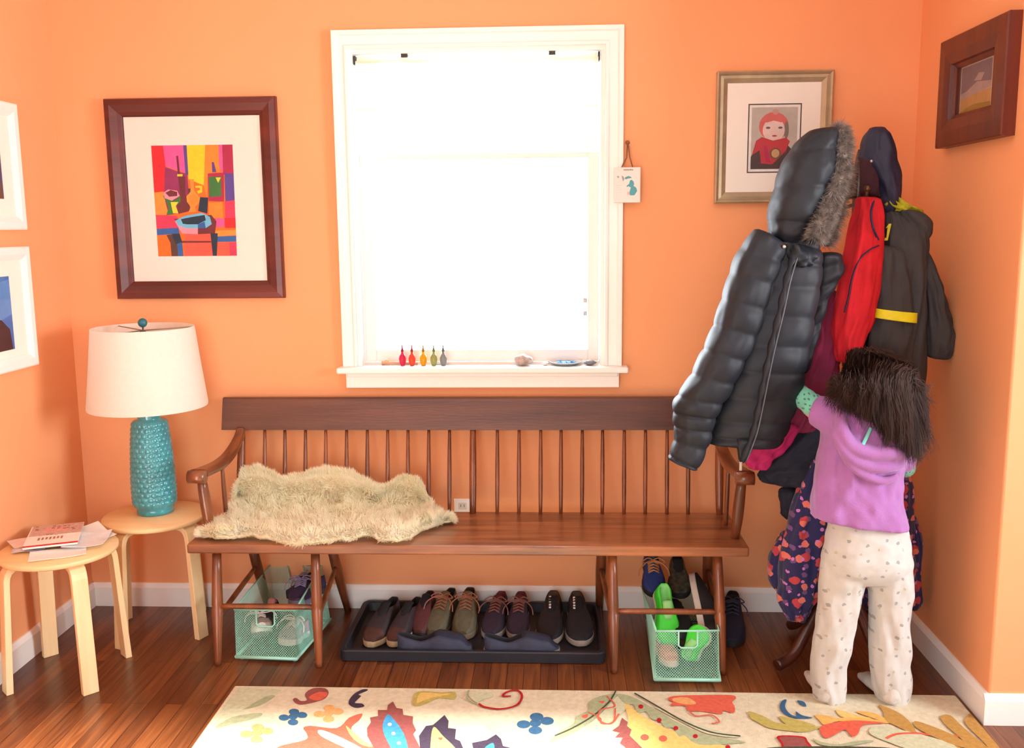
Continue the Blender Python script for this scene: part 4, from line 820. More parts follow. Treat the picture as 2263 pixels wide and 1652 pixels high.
# in the bins
cL = sum(LB, Vector())/4; cR = sum(RB, Vector())/4
shoe('shoe', 'white sneaker inside the left mint bin, against its front', (.800, -.355, .03), (.842, -.465, .10), .075, .07, lea('white_leather', (196, 194, 190)), C('white_rubber', (215, 212, 205)), C('grey_lining', (150, 140, 145)), C('white_lace', (220, 218, 212)))
shoe('sneaker', 'pale grey sneaker lying in the front right of the left mint bin', (.955, -.33, .03), (.915, -.462, .045), .085, .07, lea('grey_leather', (170, 165, 170)), C('white_rubber', (215, 212, 205)), C('grey_lining', (150, 140, 145)), C('white_lace', (220, 218, 212)))
shoe('sneaker', 'purple and black sneaker heaped on top in the left mint bin', (.90, -.12, .09), (.935, -.33, .135), .085, .085, lea('purple_mesh', (58, 48, 82)), C('lilac_sole', (112, 104, 128)), blk, C('lilac_lace', (130, 120, 150)))
shoe('sneaker', 'dark purple sneaker on its side at the back of the left mint bin', (.985, -.11, .10), (.86, -.21, .12), .08, .08, lea('purple_mesh', (58, 48, 82)), C('black_sole', (34, 32, 40)), blk, C('lilac_lace', (130, 120, 150)), roll=.5)
shoe('shoe', 'black shoe with pink lining deep in the left mint bin', (.81, -.22, .05), (.845, -.40, .09), .07, .07, lea('black_canvas', (28, 28, 34)), C('black_sole', (34, 32, 40)), C('pink_lining', (190, 130, 130)))
grn = C('neon_green', (62, 226, 58), rough=.5, noise_amt=.08)
shoe('sneaker', 'neon green and white sneaker standing heel up at the front left of the right bin', (2.250, -.315, .205), (2.268, -.455, .045), .088, .085, grn, C('white_rubber', (215, 212, 205)), C('green_lining', (150, 225, 140)), None, roll=0)
shoe('sneaker', 'black sneaker with a thick white sole leaning on its side in the right bin', (2.375, -.50, .095), (2.365, -.25, .235), .095, .085, lea('black_mesh', (26, 26, 30)), C('white_rubber', (215, 212, 205)), blk, None, roll=1.25)
shoe('sneaker', 'neon green sneaker sole showing through the front mesh of the right bin', (2.335, -.52, .04), (2.385, -.50, .15), .08, .06, grn, C('white_rubber', (215, 212, 205)), C('green_lining', (150, 225, 140)), None, roll=.6)
shoe('sneaker', 'blue kids sneaker with an orange badge at the back left of the right bin', (2.235, -.10, .22), (2.235, -.29, .165), .085, .09, lea('blue_mesh', (36, 58, 122)), C('black_sole', (34, 32, 40)), lea('blue_grey', (70, 80, 100)), C('orange_lace', (190, 130, 80)))
shoe('sneaker', 'dark camouflage sneaker at the back right of the right bin', (2.335, -.10, .195), (2.325, -.30, .165), .085, .085, mat('camo', (40, 42, 36), c2=(84, 84, 66), nscale=55), C('black_sole', (34, 32, 40)), blk)
shoe('sneaker', 'black shoe buried in the middle of the right bin', (2.31, -.24, .07), (2.315, -.47, .09), .085, .08, lea('black_canvas', (28, 28, 34)), C('black_sole', (34, 32, 40)), blk)
shoe('ballet_flat', 'small pink shoe behind the lower front mesh of the right bin', (2.235, -.40, .02), (2.272, -.560, .028), .065, .05, C('pink_shoe', (222, 130, 125)), C('pink_sole', (230, 190, 185)), C('pink_lining2', (235, 170, 165)), None, low=True)
shoe('sneaker', 'dark navy shoe on the floor between the right bin and the coat rack', (2.555, -.08, 0), (2.505, -.34, 0), .10, .15, lea('night_navy', (24, 28, 52)), C('black_sole', (34, 32, 40)), blk, C('navy_lace', (50, 56, 84)))

# ------------------------------------------------------------------ coat rack
CX, CY = 2.862, -.400
t = thing('coat_rack', 'reddish wood coat rack with curved feet, almost hidden under the coats', 'coat rack', (CX, CY, 0))
MB().lathe([(.024, .10), (.026, .14), (.020, .20), (.017, .6), (.019, 1.2), (.017, 1.60), (.022, 1.63), (.018, 1.67), (.010, 1.72), (.006, 1.735)], (CX, CY, 0), 20).build('post', 'post', t)
for k, a in enumerate((math.radians(208), math.radians(298), math.radians(28), math.radians(118))):
    d = Vector((math.cos(a), math.sin(a), 0)); c0 = Vector((CX, CY, 0)); mx_ = .27 if k < 2 else .24
    pts = cr([tuple(c0+d*.015+Vector((0, 0, .26))), tuple(c0+d*.08+Vector((0, 0, .215))), tuple(c0+d*.15+Vector((0, 0, .12))), tuple(c0+d*.20+Vector((0, 0, .05))), tuple(c0+d*mx_+Vector((0, 0, .024)))], 5)
    MB().tube(pts, [.020]*len(pts), 12).build('foot', 'post', t)
for k in range(6):
    a = k*PI/3+.5; d = Vector((math.cos(a), math.sin(a), 0)); c0 = Vector((CX, CY, 1.56+.03*(k % 2)))
    MB().tube(cr([tuple(c0+d*.012), tuple(c0+d*.05+Vector((0, 0, -.008))), tuple(c0+d*.085+Vector((0, 0, .012))), tuple(c0+d*.10+Vector((0, 0, .045)))], 5), .006, 10).ball(c0+d*.10+Vector((0, 0, .048)), .011).build('hook', C('aged_brass', (96, 70, 48), metal=.7, rough=.4), t)

# ------------------------------------------------------------------ coats
def fab(n, c, **k): return C(n, c, rough=k.pop('rough', .85), noise_amt=.12, nscale=18, bump=.25, bscale=120, **k)
puf = C('black_puffer_nylon', (20, 25, 34), rough=.6, noise_amt=.12, nscale=10, bump=.15, bscale=30, spec=.42)
pf = thing('puffer_coat', 'long black hooded puffer coat with grey fur trim hanging over the bench end', 'coat', at(1700, 600, y=-.60))
YB = -.60
b = MB()
shell(b, [(1706, 505, 1800, 520, YB+.02, .05), (1682, 545, 1815, 560, YB, .07), (1650, 600, 1812, 610, YB, .085), (1628, 680, 1800, 690, YB, .095), (1610, 760, 1786, 770, YB, .10), (1590, 830, 1772, 840, YB, .105), (1570, 900, 1752, 905, YB, .105), (1556, 950, 1735, 955, YB, .10), (1550, 972, 1716, 984, YB, .095)], 72, 14, .011, 10, .0028, (3, 9), .8, 0, seed=1)
b.build('body', puf, pf)
b = MB()
shell(b, [(1672, 500, 1740, 540, YB-.04, .05), (1630, 560, 1724, 590, YB-.06, .065), (1604, 630, 1700, 655, YB-.07, .072), (1582, 700, 1680, 725, YB-.075, .072), (1556, 765, 1650, 790, YB-.08, .072), (1524, 830, 1620, 850, YB-.08, .07), (1490, 885, 1592, 900, YB-.08, .066), (1488, 925, 1578, 935, YB-.078, .056), (1492, 960, 1568, 975, YB-.078, .048), (1480, 1000, 1545, 1030, YB-.078, .042), (1477, 1014, 1532, 1036, YB-.078, .036)], 56, 12, .012, 12, .0028, (3, 10), .85, 0, seed=3)
b.build('sleeve', puf, pf)
b = MB()
shell(b, [(1795, 560, 1852, 555, YB+.05, .05), (1792, 620, 1862, 600, YB+.06, .05), (1780, 690, 1830, 660, YB+.06, .045), (1770, 760, 1808, 740, YB+.06, .04), (1760, 830, 1782, 825, YB+.05, .03)], 40, 10, .010, 6, .004, (3, 10), .85, 0, seed=9)
b.build('sleeve', puf, pf)
# hood
b = MB()
shell(b, [(1792, 286, 1845, 279, YB, .035), (1762, 312, 1850, 300, YB, .06), (1732, 355, 1848, 345, YB, .082), (1716, 400, 1838, 395, YB, .09), (1704, 445, 1822, 445, YB, .09), (1697, 485, 1800, 490, YB, .082), (1704, 520, 1772, 528, YB, .065), (1722, 545, 1752, 548, YB, .04)], 56, 12, .010, 4, .003, (3, 10), .9, 0, seed=5)
b.build('hood', puf, pf)
b = MB()   # collar under the hood
shell(b, [(1722, 530, 1798, 545, YB-.055, .03), (1733, 560, 1800, 575, YB-.065, .035), (1745, 592, 1790, 590, YB-.06, .025)], 36, 6, .004, 2, .012, (5, 4), .9, 0, seed=11); b.build('collar', puf, pf)
# zip placket down the front edge and hem corner
zz = cr([tuple(at(px_, py_, y=YB-.125+dy)) for px_, py_, dy in ((1752, 570, .03), (1737, 620, .0), (1722, 690, -.01), (1705, 760, -.012), (1690, 830, -.012), (1676, 900, -.012), (1662, 960, -.006), (1640, 1018, .01))], 8)
MB().tube(zz, [.009+.003*math.sin(i*1.1) for i in range(len(zz))], 10, 0, .6).build('placket', puf, pf)
MB().tube([Vector(p)+Vector((.012, -.006, 0)) for p in zz], .0022, 6).build('zipper', C('zip_grey', (84, 88, 96), rough=.4), pf)
b = MB(); shell(b, [(1622, 962, 1668, 972, YB-.08, .03), (1628, 995, 1662, 990, YB-.08, .024), (1636, 1022, 1646, 1022, YB-.08, .012)], 24, 6, .003, 2, .004); b.build('hem_corner', puf, pf)
P = at(1637, 1024, y=YB-.10); MB().box(P+Vector((-.004, -.003, -.022)), P+Vector((.004, .003, .006))).build('zip_pull', C('silver_pull', (200, 198, 190), metal=.8, rough=.3), pf, bevel=.0015)
P = at(1733, 545, y=YB-.10); MB().ball(P, .006, 0, 12).build('snap', C('silver_pull', (200, 198, 190)), pf)
# fur trim: core tube plus hair strands
core = cr([tuple(at(px_, py_, y=yy)) for px_, py_, yy in ((1800, 528, YB-.075), (1812, 500, YB-.08), (1832, 455, YB-.07), (1848, 410, YB-.055), (1858, 360, YB-.04), (1862, 315, YB-.02), (1852, 290, YB+.02), (1862, 330, YB+.06), (1866, 400, YB+.09), (1846, 480, YB+.09), (1822, 540, YB+.07))], 12)
fur1 = mat('grey_fur', (84, 78, 74), c2=(168, 158, 150), nscale=55, rough=.95, spec=.1)
furo = MB().tube(core, .016, 10).build('fur_trim', fur1, pf)
b = MB()
for k in range(16000):
    i = R.randrange(len(core)-1); p = Vector(core[i]).lerp(Vector(core[i+1]), R.random()); t_ = (Vector(core[i+1])-Vector(core[i])).normalized()
    d = Vector((R.gauss(0, 1), R.gauss(0, 1), R.gauss(0, 1))); d = (d-t_*d.dot(t_)).normalized()
    cl = noise.noise(p*30)*1.2; d2 = (d+t_*(R.gauss(0, .3)-.3+cl)+Vector((.15, 0, -.1))).normalized(); ln = .016+.022*R.random()
    s_ = d2.cross(Vector((R.gauss(0, 1), R.gauss(0, 1), R.gauss(0, 1)))).normalized()*.0005; q = p+d*.013
    b.add([q-s_, q+s_, q+d2*ln*.6+s_*.7, q+d2*ln*.6-s_*.7, q+d2*ln+Vector((0, 0, -.004))], [(0, 1, 2, 3), (3, 2, 4)])
b.build('fur_pile', fur1, furo)['kind'] = 'stuff'

# dark jacket glimpsed right behind the puffer (navy inner coat)
mg_ = fab('magenta_fleece', (120, 22, 62)); g = thing('magenta_jacket', 'crimson pink jacket hanging behind the black puffer coat', 'jacket', at(1780, 800, y=-.44))
b = MB(); shell(b, [(1800, 640, 1850, 640, -.43, .04), (1780, 690, 1862, 690, -.43, .06), (1768, 760, 1868, 760, -.43, .07), (1752, 830, 1850, 830, -.43, .07), (1742, 900, 1830, 900, -.43, .07), (1726, 955, 1800, 950, -.43, .05)], 56, 8, 0, 6, .014, (9, 5), .85, 0, seed=21); b.build('body', mg_, g)
b = MB(); shell(b, [(1690, 930, 1770, 935, -.46, .04), (1660, 980, 1740, 985, -.47, .045), (1645, 1012, 1710, 1015, -.47, .045), (1652, 1034, 1696, 1036, -.47, .035)], 40, 8, 0, 6, .008, (7, 4), .85, 0, seed=22); b.build('sleeve', C('hot_pink_lining', (176, 24, 96), rough=.8), g)

nv = fab('midnight_navy', (24, 26, 44)); g = thing('navy_jacket', 'black navy jacket hanging low between the puffer coat and the lilac top', 'coat', at(1760, 980, y=-.41))
b = MB(); shell(b, [(1780, 860, 1880, 870, -.40, .045), (1770, 930, 1900, 930, -.41, .06), (1730, 985, 1900, 985, -.42, .065), (1695, 1020, 1890, 1030, -.42, .06), (1676, 1048, 1860, 1070, -.42, .05), (1690, 1066, 1840, 1085, -.42, .035)], 56, 8, 0, 6, .014, (9, 5), .85, 0, seed=31); b.build('body', nv, g)
b = MB(); shell(b, [(1722, 1075, 1780, 1080, -.40, .03), (1722, 1110, 1772, 1115, -.40, .03), (1730, 1145, 1765, 1150, -.40, .02)], 30, 6, 0, 6, .006); b.build('leg_end', nv, g)

flo = dots_mat('navy_floral_cloth', (34, 34, 84), [((110, 74, 128), 3, .17, 20), ((180, 62, 72), 1, .21, 14), ((216, 116, 106), 5, .17, 15), ((196, 120, 196), 8, .12, 22)], 1, 1)
for nd in flo.node_tree.nodes:
    if nd.type == 'MAPPING': pass
g = thing('floral_coat', 'navy coat printed with coral and pink flowers, hanging lowest behind the child', 'coat', at(1860, 1150, y=-.42))
b = MB(); shell(b, [(1810, 900, 1960, 900, -.36, .04), (1792, 980, 2000, 980, -.37, .055), (1768, 1060, 2012, 1060, -.38, .065), (1752, 1150, 2020, 1150, -.38, .07), (1745, 1230, 2028, 1230, -.38, .07), (1745, 1290, 2030, 1290, -.38, .065), (1765, 1330, 2026, 1330, -.38, .05), (1800, 1342, 2010, 1342, -.38, .03)], 72, 8, 0, 6, .014, (9, 5), .85, 0, seed=41); b.build('body', flo, g)
b = MB(); shell(b, [(1800, 985, 1870, 990, -.45, .04), (1768, 1070, 1850, 1080, -.47, .05), (1745, 1150, 1835, 1160, -.48, .055), (1726, 1220, 1830, 1230, -.48, .055), (1722, 1290, 1816, 1300, -.48, .055), (1722, 1325, 1798, 1330, -.48, .048), (1740, 1360, 1785, 1358, -.48, .03), (1756, 1371, 1770, 1371, -.48, .015)], 48, 8, .003, 5, .010, (7, 5), .85, 0, seed=42); b.build('sleeve', flo, g)
b = MB(); shell(b, [(1735, 1170, 1770, 1180, -.41, .03), (1706, 1215, 1760, 1230, -.41, .04), (1696, 1265, 1750, 1290, -.41, .04), (1708, 1300, 1745, 1315, -.41, .03)], 36, 7, 0, 5, .008, seed=43); b.build('pocket_fold', flo, g)
b = MB(); shell(b, [(1990, 1130, 2016, 1130, -.36, .03), (1996, 1200, 2034, 1190, -.36, .045), (2000, 1270, 2030, 1260, -.36, .045), (2005, 1330, 2032, 1320, -.36, .035), (2010, 1348, 2026, 1346, -.36, .015)], 36, 7, 0, 5, .006, seed=44); b.build('sleeve', flo, g)

nav = fab('navy_nylon', (26, 30, 58), rough=.6)
g = thing('navy_hooded_jacket', 'navy hooded jacket with dark red lining hanging behind the red fleece', 'jacket', at(1945, 450, y=-.40))
b = MB(); shell(b, [(1925, 281, 1952, 280, -.42, .02), (1912, 300, 1968, 298, -.42, .045), (1903, 330, 1980, 330, -.42, .06), (1901, 352, 1986, 370, -.42, .065), (1925, 395, 1988, 410, -.42, .06), (1940, 430, 1988, 450, -.42, .045), (1948, 470, 1975, 480, -.42, .025)], 48, 8, 0, 5, .006, (4, 4), .95, 0, seed=51); b.build('hood', nav, g)
b = MB(); shell(b, [(1901, 340, 1935, 350, -.42, .04), (1900, 390, 1938, 395, -.42, .045), (1902, 430, 1942, 440, -.42, .04)], 30, 6, 0, 5, .004); b.build('hood_lining', fab('dark_red_lining', (58, 20, 34)), g)
b = MB(); shell(b, [(1930, 420, 1975, 430, -.38, .03), (1925, 500, 1985, 500, -.38, .05), (1915, 600, 1990, 600, -.37, .055), (1880, 700, 1990, 700, -.37, .055), (1865, 800, 1985, 800, -.37, .05), (1880, 850, 1960, 850, -.37, .03)], 48, 8, 0, 5, .010, seed=53); b.build('body', nav, g)
P = at(1926, 356, y=-.482); MB().ball(P, .005, 0, 10).build('snap', C('silver_pull', (200, 198, 190)), g)

red = fab('red_fleece', (196, 18, 34)); g = thing('red_fleece_jacket', 'bright red fleece jacket with navy piping hanging on the coat rack', 'jacket', at(1900, 600, y=-.48))
YF = -.49
b = MB(); shell(b, [(1894, 434, 1942, 436, YF, .03), (1890, 465, 1948, 470, YF, .042), (1880, 500, 1951, 510, YF, .052), (1870, 540, 1950, 550, YF, .058), (1856, 600, 1945, 600, YF, .062), (1848, 650, 1938, 650, YF, .06), (1842, 700, 1930, 700, YF, .055), (1838, 740, 1912, 742, YF, .052), (1838, 775, 1900, 778, YF, .048), (1846, 798, 1886, 802, YF, .036)], 60, 8, 0, 6, .008, (6, 4), .9, 0, seed=61); b.build('body', red, g)
b = MB(); shell(b, [(1905, 560, 1948, 560, YF+.03, .045), (1908, 640, 1940, 640, YF+.03, .045), (1906, 700, 1932, 700, YF+.03, .04), (1906, 735, 1922, 735, YF+.03, .025)], 30, 7, 0, 6, .006, seed=62); b.build('sleeve', red, g)
def piping(pts, yy, name='piping'): 
    return MB().tube(cr([tuple(at(px_, py_, y=yy+dy)) for px_, py_, dy in pts], 8), .0035, 8, 0, .6).build(name, C('navy_piping', (30, 30, 64)), g)
piping([(1932, 440, .030), (1925, 470, .0), (1930, 505, -.006), (1944, 535, .012)], YF-.055); piping([(1942, 542, .010), (1922, 552, -.004), (1900, 572, -.006), (1884, 610, -.006), (1875, 655, -.004), (1866, 690, .0)], YF-.060)

gr = fab('charcoal_grey_shell', (56, 56, 58)); g = thing('grey_kids_jacket', 'charcoal grey jacket with a yellow sleeve band, rightmost on the coat rack', 'jacket', at(2000, 620, y=-.42))
YG = -.42
b = MB(); shell(b, [(1955, 462, 2018, 470, YG, .03), (1950, 490, 2042, 505, YG, .055), (1950, 530, 2048, 540, YG, .07), (1944, 600, 2046, 600, YG, .08), (1936, 670, 2040, 670, YG, .085), (1926, 740, 2040, 740, YG, .085), (1914, 810, 2040, 810, YG, .08), (1908, 870, 2035, 870, YG, .07), (1920, 910, 2020, 910, YG, .045)], 64, 8, 0, 6, .010, (7, 4), .85, 0, seed=71); b.build('body', gr, g)
b = MB(); shell(b, [(2018, 520, 2052, 560, YG+.01, .04), (2022, 590, 2068, 610, YG+.01, .055), (2030, 650, 2084, 660, YG+.01, .06), (2036, 710, 2098, 715, YG+.01, .06), (2040, 760, 2106, 765, YG+.01, .055), (2050, 790, 2096, 795, YG+.01, .035)], 48, 8, .004, 4, .008, (6, 4), .9, 0, seed=72); b.build('sleeve', gr, g)
b = MB(); shell(b, [(1935, 540, 1990, 545, YG-.045, .04), (1930, 620, 2010, 625, YG-.05, .048), (1928, 690, 2020, 700, YG-.05, .05), (1920, 760, 2008, 770, YG-.05, .05), (1915, 830, 1990, 835, YG-.05, .045)], 48, 8, 0, 4, .008, seed=73); b.build('sleeve', gr, g)
rs_ = MB(); shell(rs_, [(1924.5, 679, 2025, 690, YG-.052, .062), (1923.5, 690, 2024, 701, YG-.052, .062), (1922, 699, 2023, 712, YG-.052, .062)], 48, 4, 0, 4, .0, close=False); rs_.build('sleeve_band', C('hi_vis_yellow', (226, 218, 24), rough=.6), g)
b = MB(); shell(b, [(1985, 462, 2030, 466, YG-.02, .05), (1990, 480, 2057, 492, YG-.02, .055), (2010, 505, 2052, 520, YG-.02, .045), (2028, 530, 2042, 540, YG-.02, .03)], 36, 6, 0, 4, .006, seed=74); b.build('collar', gr, g)
b = MB(); shell(b, [(1952, 418, 1976, 430, YG-.01, .02), (1954, 442, 1998, 448, YG-.01, .03), (1960, 458, 2032, 462, YG-.01, .036), (1990, 470, 2036, 472, YG-.01, .03)], 36, 6, 0, 4, .014, seed=75); b.build('collar_lining', C('yellow_lining', (172, 168, 30), rough=.8, noise_amt=.4, nscale=40), g)
yy = YG-.073; b = MB(); Q = lambda x, y_: at(x, y_, y=yy)
b.poly([Q(1964, 494), Q(1969, 494), Q(1961, 531), Q(1953, 531), Q(1955, 525), Q(1958, 525), Q(1961, 502), Q(1957, 504)], (0, -1, 0), .004); b.build('number_print', C('print_yellow', (190, 184, 40)), g)

# ------------------------------------------------------------------ the child
kid = thing('person', 'person in a lilac hooded top and dotted pyjama trousers reaching into the coats', 'person', (2.85, -.74, 0))
skin = mat('skin', (214, 160, 132), rough=.55, noise_amt=.04)
YK = -.715
def chain(b, pts, rad, n=16, flat=1.0, ref=(1, .01, 0)): b.tube(cr([tuple(p) for p in pts], 6), [r[0] for r in cr([(r,) for r in rad], 6)], n, 0, flat, ref)
A_ = lambda px_, py_, y: at(px_, py_, y=y)
HC = A_(1925, 868, YK+.05)       # head centre
b = MB()
b.ball(HC, .088, 0, 24, (.86, 1.0, 1.08))                     # skull
b.ball(HC+Vector((0, .035, -.045)), .058, 0, 20, (.9, .9, .95))   # jaw, on the far side
b.ball(HC+Vector((0, .098, -.018)), .014, 0, 12, (.8, 1, 1.1))   # nose
for s in (-1, 1):
    b.ball(HC+Vector((s*.076, .008, -.02)), .020, 0, 12, (.4, .7, 1.1)); b.ball(HC+Vector((s*.028, .088, .004)), .012, 0, 10)
b.ball(HC+Vector((0, .086, -.052)), .016, 0, 12, (1.3, .5, .4))
chain(b, [HC+Vector((.004, -.01, -.05)), A_(1925, 950, YK+.015), A_(1918, 1000, YK)], [.040, .038, .046])
chain(b, [A_(1912, 960, YK), A_(1900, 1010, YK), A_(1898, 1080, YK), A_(1905, 1150, YK), A_(1914, 1220, YK)], [.062, .082, .078, .080, .080], 20, .72)
SL, SR = A_(1838, 935, YK), A_(1985, 985, YK)
chain(b, [A_(1905, 965, YK), SL, A_(1790, 905, YK+.03), A_(1760, 868, YK+.10), A_(1738, 850, YK+.18)], [.040, .028, .021, .018, .015], ref=(0, 0, 1))
chain(b, [A_(1925, 970, YK), SR, A_(1998, 1030, YK+.05), A_(1992, 1010, YK+.14), A_(1975, 960, YK+.20)], [.040, .028, .021, .018, .015], ref=(1, 0, 0))
legL = [(A_(1868, 1215, YK), .066), (A_(1856, 1320, YK), .052), (A_(1842, 1400, YK-.005), .044), (A_(1834, 1470, YK), .038), (A_(1836, 1545, YK), .030)]
legR = [(A_(1962, 1215, YK), .066), (A_(1966, 1320, YK), .052), (A_(1970, 1400, YK-.005), .044), (A_(1974, 1470, YK), .038), (A_(1982, 1550, YK), .030)]
for lg in (legL, legR): chain(b, [p for p, r in lg], [r for p, r in lg])
def hand(b, wrist, d, side):
    d = d.normalized(); s = d.cross(Vector((0, 0, 1))).normalized()*side; u = s.cross(d).normalized()
    b.tube([wrist, wrist+d*.02, wrist+d*.045, wrist+d*.058], [.015, .021, .023, .018], 12, 0, .55, s)
    for k, (o, ln) in enumerate(((-.016, .038), (-.0055, .044), (.0055, .041), (.016, .032))):
        p = wrist+d*.054+s*o; b.tube([p, p+d*ln*.45+u*-.004, p+d*ln*.75-u*.016, p+d*ln*.68-u*.028], [.0068, .0064, .0058, .0045], 8)
    p = wrist+d*.018-s*.016; b.tube([p, p+d*.016-s*.014-u*.008, p+d*.032-s*.014-u*.020], [.008, .0075, .006], 8)
hand(b, A_(1738, 850, YK+.18), Vector((-.5, .8, .15)), 1); hand(b, A_(1975, 960, YK+.20), Vector((-.3, .9, .3)), -1)
b.build('body', skin, kid, remesh=.0042, smooth_it=3)
# pyjama trousers with feet
pj = dots_mat('dotted_pyjama_cloth', (192, 193, 189), [((150, 152, 150), 2, .10, 19), ((176, 172, 150), 6, .06, 15)], 1, 1)
def trace_leg(b, rows, seed): shell(b, rows, 40, 7, 0, 6, .006, (5, 6), .95, 0, close=True, seed=seed)
b = MB()
shell(b, [(1836, 1135, 2004, 1150, YK, .080), (1828, 1175, 2008, 1180, YK, .088), (1820, 1215, 2012, 1218, YK-.004, .092), (1818, 1250, 2014, 1252, YK-.004, .088), (1828, 1285, 2004, 1285, YK, .06)], 48, 7, 0, 6, .004, (5, 6), .9, 0, seed=81)
trace_leg(b, [(1818, 1225, 1916, 1235, YK, .07), (1814, 1270, 1912, 1275, YK, .072), (1811, 1320, 1902, 1320, YK, .066), (1806, 1365, 1893, 1370, YK, .062), (1796, 1420, 1882, 1425, YK, .060), (1790, 1470, 1868, 1475, YK, .058), (1794, 1520, 1867, 1525, YK, .056), (1802, 1550, 1864, 1556, YK-.002, .045)], 83)
trace_leg(b, [(1914, 1225, 2013, 1232, YK, .07), (1917, 1270, 2014, 1275, YK, .072), (1920, 1320, 2013, 1320, YK, .066), (1922, 1370, 2012, 1370, YK, .062), (1923, 1420, 2011, 1425, YK, .062), (1924, 1470, 2011, 1475, YK, .060), (1928, 1510, 2012, 1520, YK, .056), (1940, 1550, 2012, 1556, YK-.004, .045)], 87)
b.build('pyjama_trousers', pj, kid, remesh=.0055, smooth_it=4)
sock = mat('footie_white', (194, 192, 186), rough=.95, noise_amt=.06, bump=.2)
for hx, hy, tx, ty in ((1834, 1562, 1797, 1500), (1985, 1566, 1914, 1503)):
    Hh = at(hx, hy, z=.012); Tt = at(tx, ty, z=.012); Hh.z = Tt.z = .032; Hh += (Tt-Hh).normalized()*.035; b = MB()
    fwd = (Tt-Hh).normalized(); side_ = fwd.cross(Vector((0, 0, 1)))
    b.tube([Hh-fwd*.020, Hh, Hh.lerp(Tt, .4), Hh.lerp(Tt, .75), Tt], [.020, .031, .029, .033, .020], 16, 0, .72, side_); b.tube([Hh+Vector((0, 0, .05))+fwd*.01, Hh+Vector((0, 0, .0))], [.022, .026], 14)
    b.tube([Hh.lerp(Tt, .7)-side_*.018, Tt-side_*.018+fwd*.012+Vector((0, 0, -.004))], [.016, .012], 12)
    b.build('footie', sock, kid, remesh=.005, smooth_it=3)
# lilac hooded top
lil = mat('lilac_fleece', (158, 104, 168), rough=.9, noise_amt=.06, nscale=30, bump=.3, bscale=260, sheen=.3)
b = MB()
shell(b, [(1880, 900, 1960, 925, YK+.005, .040), (1838, 905, 1990, 965, YK, .062), (1815, 930, 2000, 1000, YK, .075), (1810, 975, 2000, 1030, YK, .082), (1806, 1025, 1994, 1060, YK, .085), (1800, 1070, 1992, 1095, YK, .088), (1795, 1110, 2000, 1130, YK-.002, .094), (1790, 1142, 2009, 1168, YK-.004, .100)], 64, 8, 0, 6, .009, (6, 4), .85, 0, seed=91)
b.tube(cr([tuple(A_(1850, 925, YK)), tuple(A_(1820, 912, YK+.01)), tuple(A_(1800, 905, YK+.025))], 5), [.062, .060, .058, .056, .054, .053, .052, .050, .048, .047, .046], 18)
b.tube(cr([tuple(A_(1968, 985, YK)), tuple(A_(1990, 1010, YK+.02)), tuple(A_(1994, 1022, YK+.05))], 5), [.055, .053, .052, .05, .048, .046, .045, .043, .042, .041, .040], 18)
b.build('hooded_top', lil, kid, remesh=.0055, smooth_it=2)
# hood of the top, lying in folds on the back
b = MB()
for k, (pts, r) in enumerate((([(1858, 905), (1862, 950), (1885, 985), (1930, 1000), (1975, 1000), (2003, 1008)], .020), ([(1846, 915), (1852, 968), (1880, 1008), (1925, 1030), (1970, 1030), (1998, 1022)], .016), ([(1850, 960), (1868, 1010), (1905, 1045), (1950, 1062), (1985, 1050)], .012))):
    q = cr([tuple(A_(px_, py_, YK-.099+(.040 if px_ > 1985 or py_ < 930 else 0)+.004*k)) for px_, py_ in pts], 7); b.tube(q, [r*(.7+.5*math.sin(PI*i/(len(q)-1))) for i in range(len(q))], 14)
shell(b, [(1862, 900, 1950, 930, YK-.055, .03), (1864, 940, 1985, 965, YK-.062, .032), (1868, 975, 2000, 1000, YK-.068, .034), (1885, 1010, 1996, 1022, YK-.068, .030), (1915, 1038, 1975, 1040, YK-.066, .022)], 44, 6, 0, 4, .008, (6, 5), .9, 0, seed=95)
b.build('hood', lil, kid, remesh=.0045, smooth_it=1)
MB().tube(cr([tuple(A_(1925, 944, YK-.098)), tuple(A_(1918, 960, YK-.104)), tuple(A_(1906, 984, YK-.112))], 5), .0055, 8, 0, .4, (1, 0, 0)).build('tape', C('mint_tape', (120, 205, 195)), kid)
mint = dots_mat('mint_dotted_jersey', (116, 196, 172), [((60, 130, 124), 4, .2, 70)], 1, 1)
b = MB(); q = cr([tuple(A_(1815, 908, YK+.012)), tuple(A_(1790, 890, YK+.045)), tuple(A_(1764, 868, YK+.095)), tuple(A_(1742, 852, YK+.165))], 6); b.tube(q, [.040-.014*i/(len(q)-1)+.0012*math.sin(i*1.7) for i in range(len(q))], 20); b.build('sleeve', mint, kid)
b = MB(); q = cr([tuple(A_(1990, 1018, YK+.02)), tuple(A_(2000, 1032, YK+.06)), tuple(A_(1996, 1012, YK+.14)), tuple(A_(1980, 972, YK+.19))], 6); b.tube(q, [.036-.012*i/(len(q)-1) for i in range(len(q))], 20); b.build('sleeve', mint, kid)
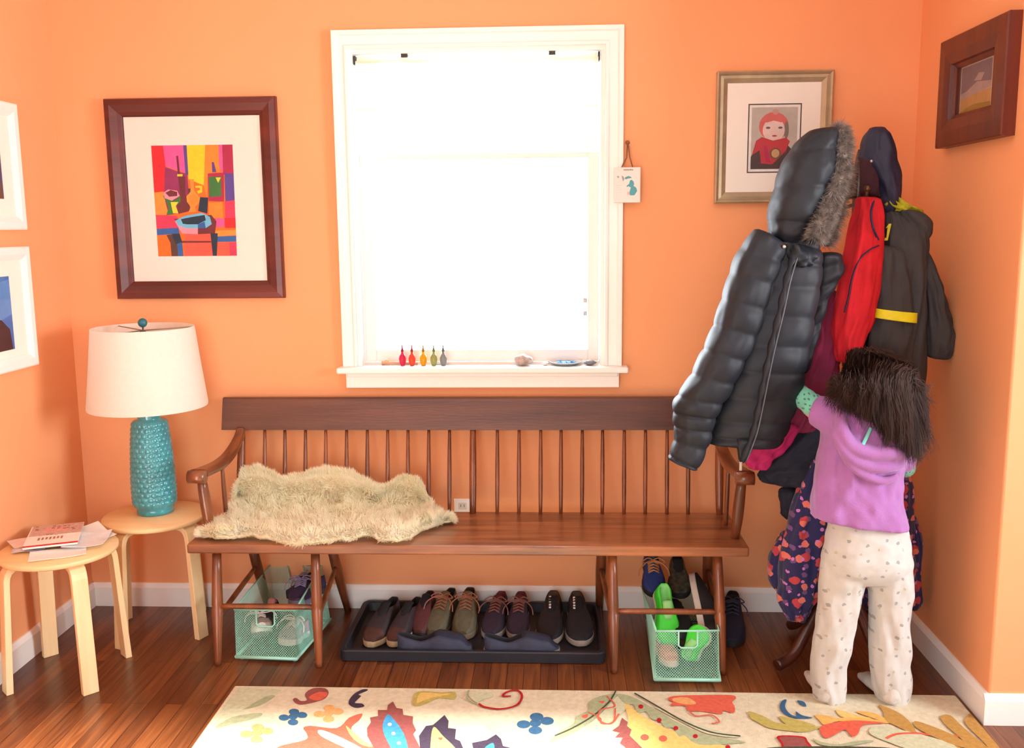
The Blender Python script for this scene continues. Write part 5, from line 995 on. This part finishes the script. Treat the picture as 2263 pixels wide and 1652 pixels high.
# hair
hairm = mat('dark_brown_hair', (34, 21, 18), rough=.65, c2=(62, 41, 33), nscale=40, spec=.2, stretch=(1, 1, .15))
b = MB(); HB = HC+Vector((0, -.012, .012)); YH = YK-.045
b.ball(HB, .104, 0, 28, (.95, .98, 1.02))
shell(b, [(1860, 815, 1990, 800, YH+.06, .05), (1848, 835, 2012, 812, YH+.03, .080), (1852, 860, 2034, 850, YH+.015, .080), (1885, 895, 2044, 890, YH+.005, .070), (1925, 930, 2042, 930, YH, .060), (1965, 960, 2036, 962, YH-.004, .042), (1990, 980, 2030, 984, YH-.006, .025)], 44, 7, 0, 6, .016, (7, 5), .9, 0, seed=97)
hm = b.build('hair', hairm, kid, remesh=.006, smooth_it=4)
b = MB()
def strand(pts, wdt, ph=0, amp=0, fr=1):
    q = cr([tuple(p) for p in pts], 7); A = []; n = len(q)-1
    for i, p in enumerate(q):
        u = i/n; p = Vector(p); t_ = (Vector(q[min(i+1, n)])-Vector(q[max(i-1, 0)])).normalized(); s_ = t_.cross(Vector((.2, -1, .1))).normalized()
        p = p + s_*(amp*u*math.sin(ph+fr*u*9)) + Vector((0, -1, 0))*(amp*.6*u*math.cos(ph+fr*u*9)); s_ = s_*wdt*(1-.8*u**2); A += [p+s_, p-s_]
    b.add(A, [(2*i, 2*i+1, 2*i+3, 2*i+2) for i in range(n)], 0, True)
crown = HB+Vector((.0, .045, .108))
for lk in range(190):                       # locks that fall from the crown, wave and end at their own lengths
    u = (lk+R.random())/190; a0 = PI*(1.08-1.16*u)
    ph, fr, am = R.uniform(0, 6.28), R.uniform(.7, 1.5), R.uniform(.004, .011); dp = R.uniform(-.018, .016)
    ex_ = 1828+222*(u**.85)+R.gauss(0, 7); eyv = 872+34*math.sin(PI*u*.5)+105*u**1.5+R.gauss(0, 16)-(18 if u < .1 else 0)
    if ex_ > 2035: eyv = R.uniform(850, 1012)
    ex_ = min(ex_, 2054)
    for k in range(46):
        j = lambda s_: R.gauss(0, s_)
        root = crown+Vector((.035*(u-.5)*2+j(.012), .01+j(.014), j(.006)))
        h1 = HB+Vector((.098*math.cos(a0)+j(.005), -.055+dp*.5+j(.006), .062+.030*math.sin(a0)+j(.005)))
        sx = 1852+172*u; m1 = A_(sx+j(5), 845+j(8), YH-.055-.038*math.sin(PI*u)+dp+j(.005))
        m2 = A_((sx+ex_)/2+j(5), (850+eyv)/2+j(6), YH-.060-.030*math.sin(PI*u)+dp+j(.006))
        e = A_(ex_+j(7), eyv+j(9), YH-.050-.025*math.sin(PI*u)+dp+j(.008))
        strand([root, h1, m1, m2, e], .0007+.0006*R.random(), ph+j(.25), am, fr)
b.build('hair_strands', hairm, hm)['kind'] = 'stuff'
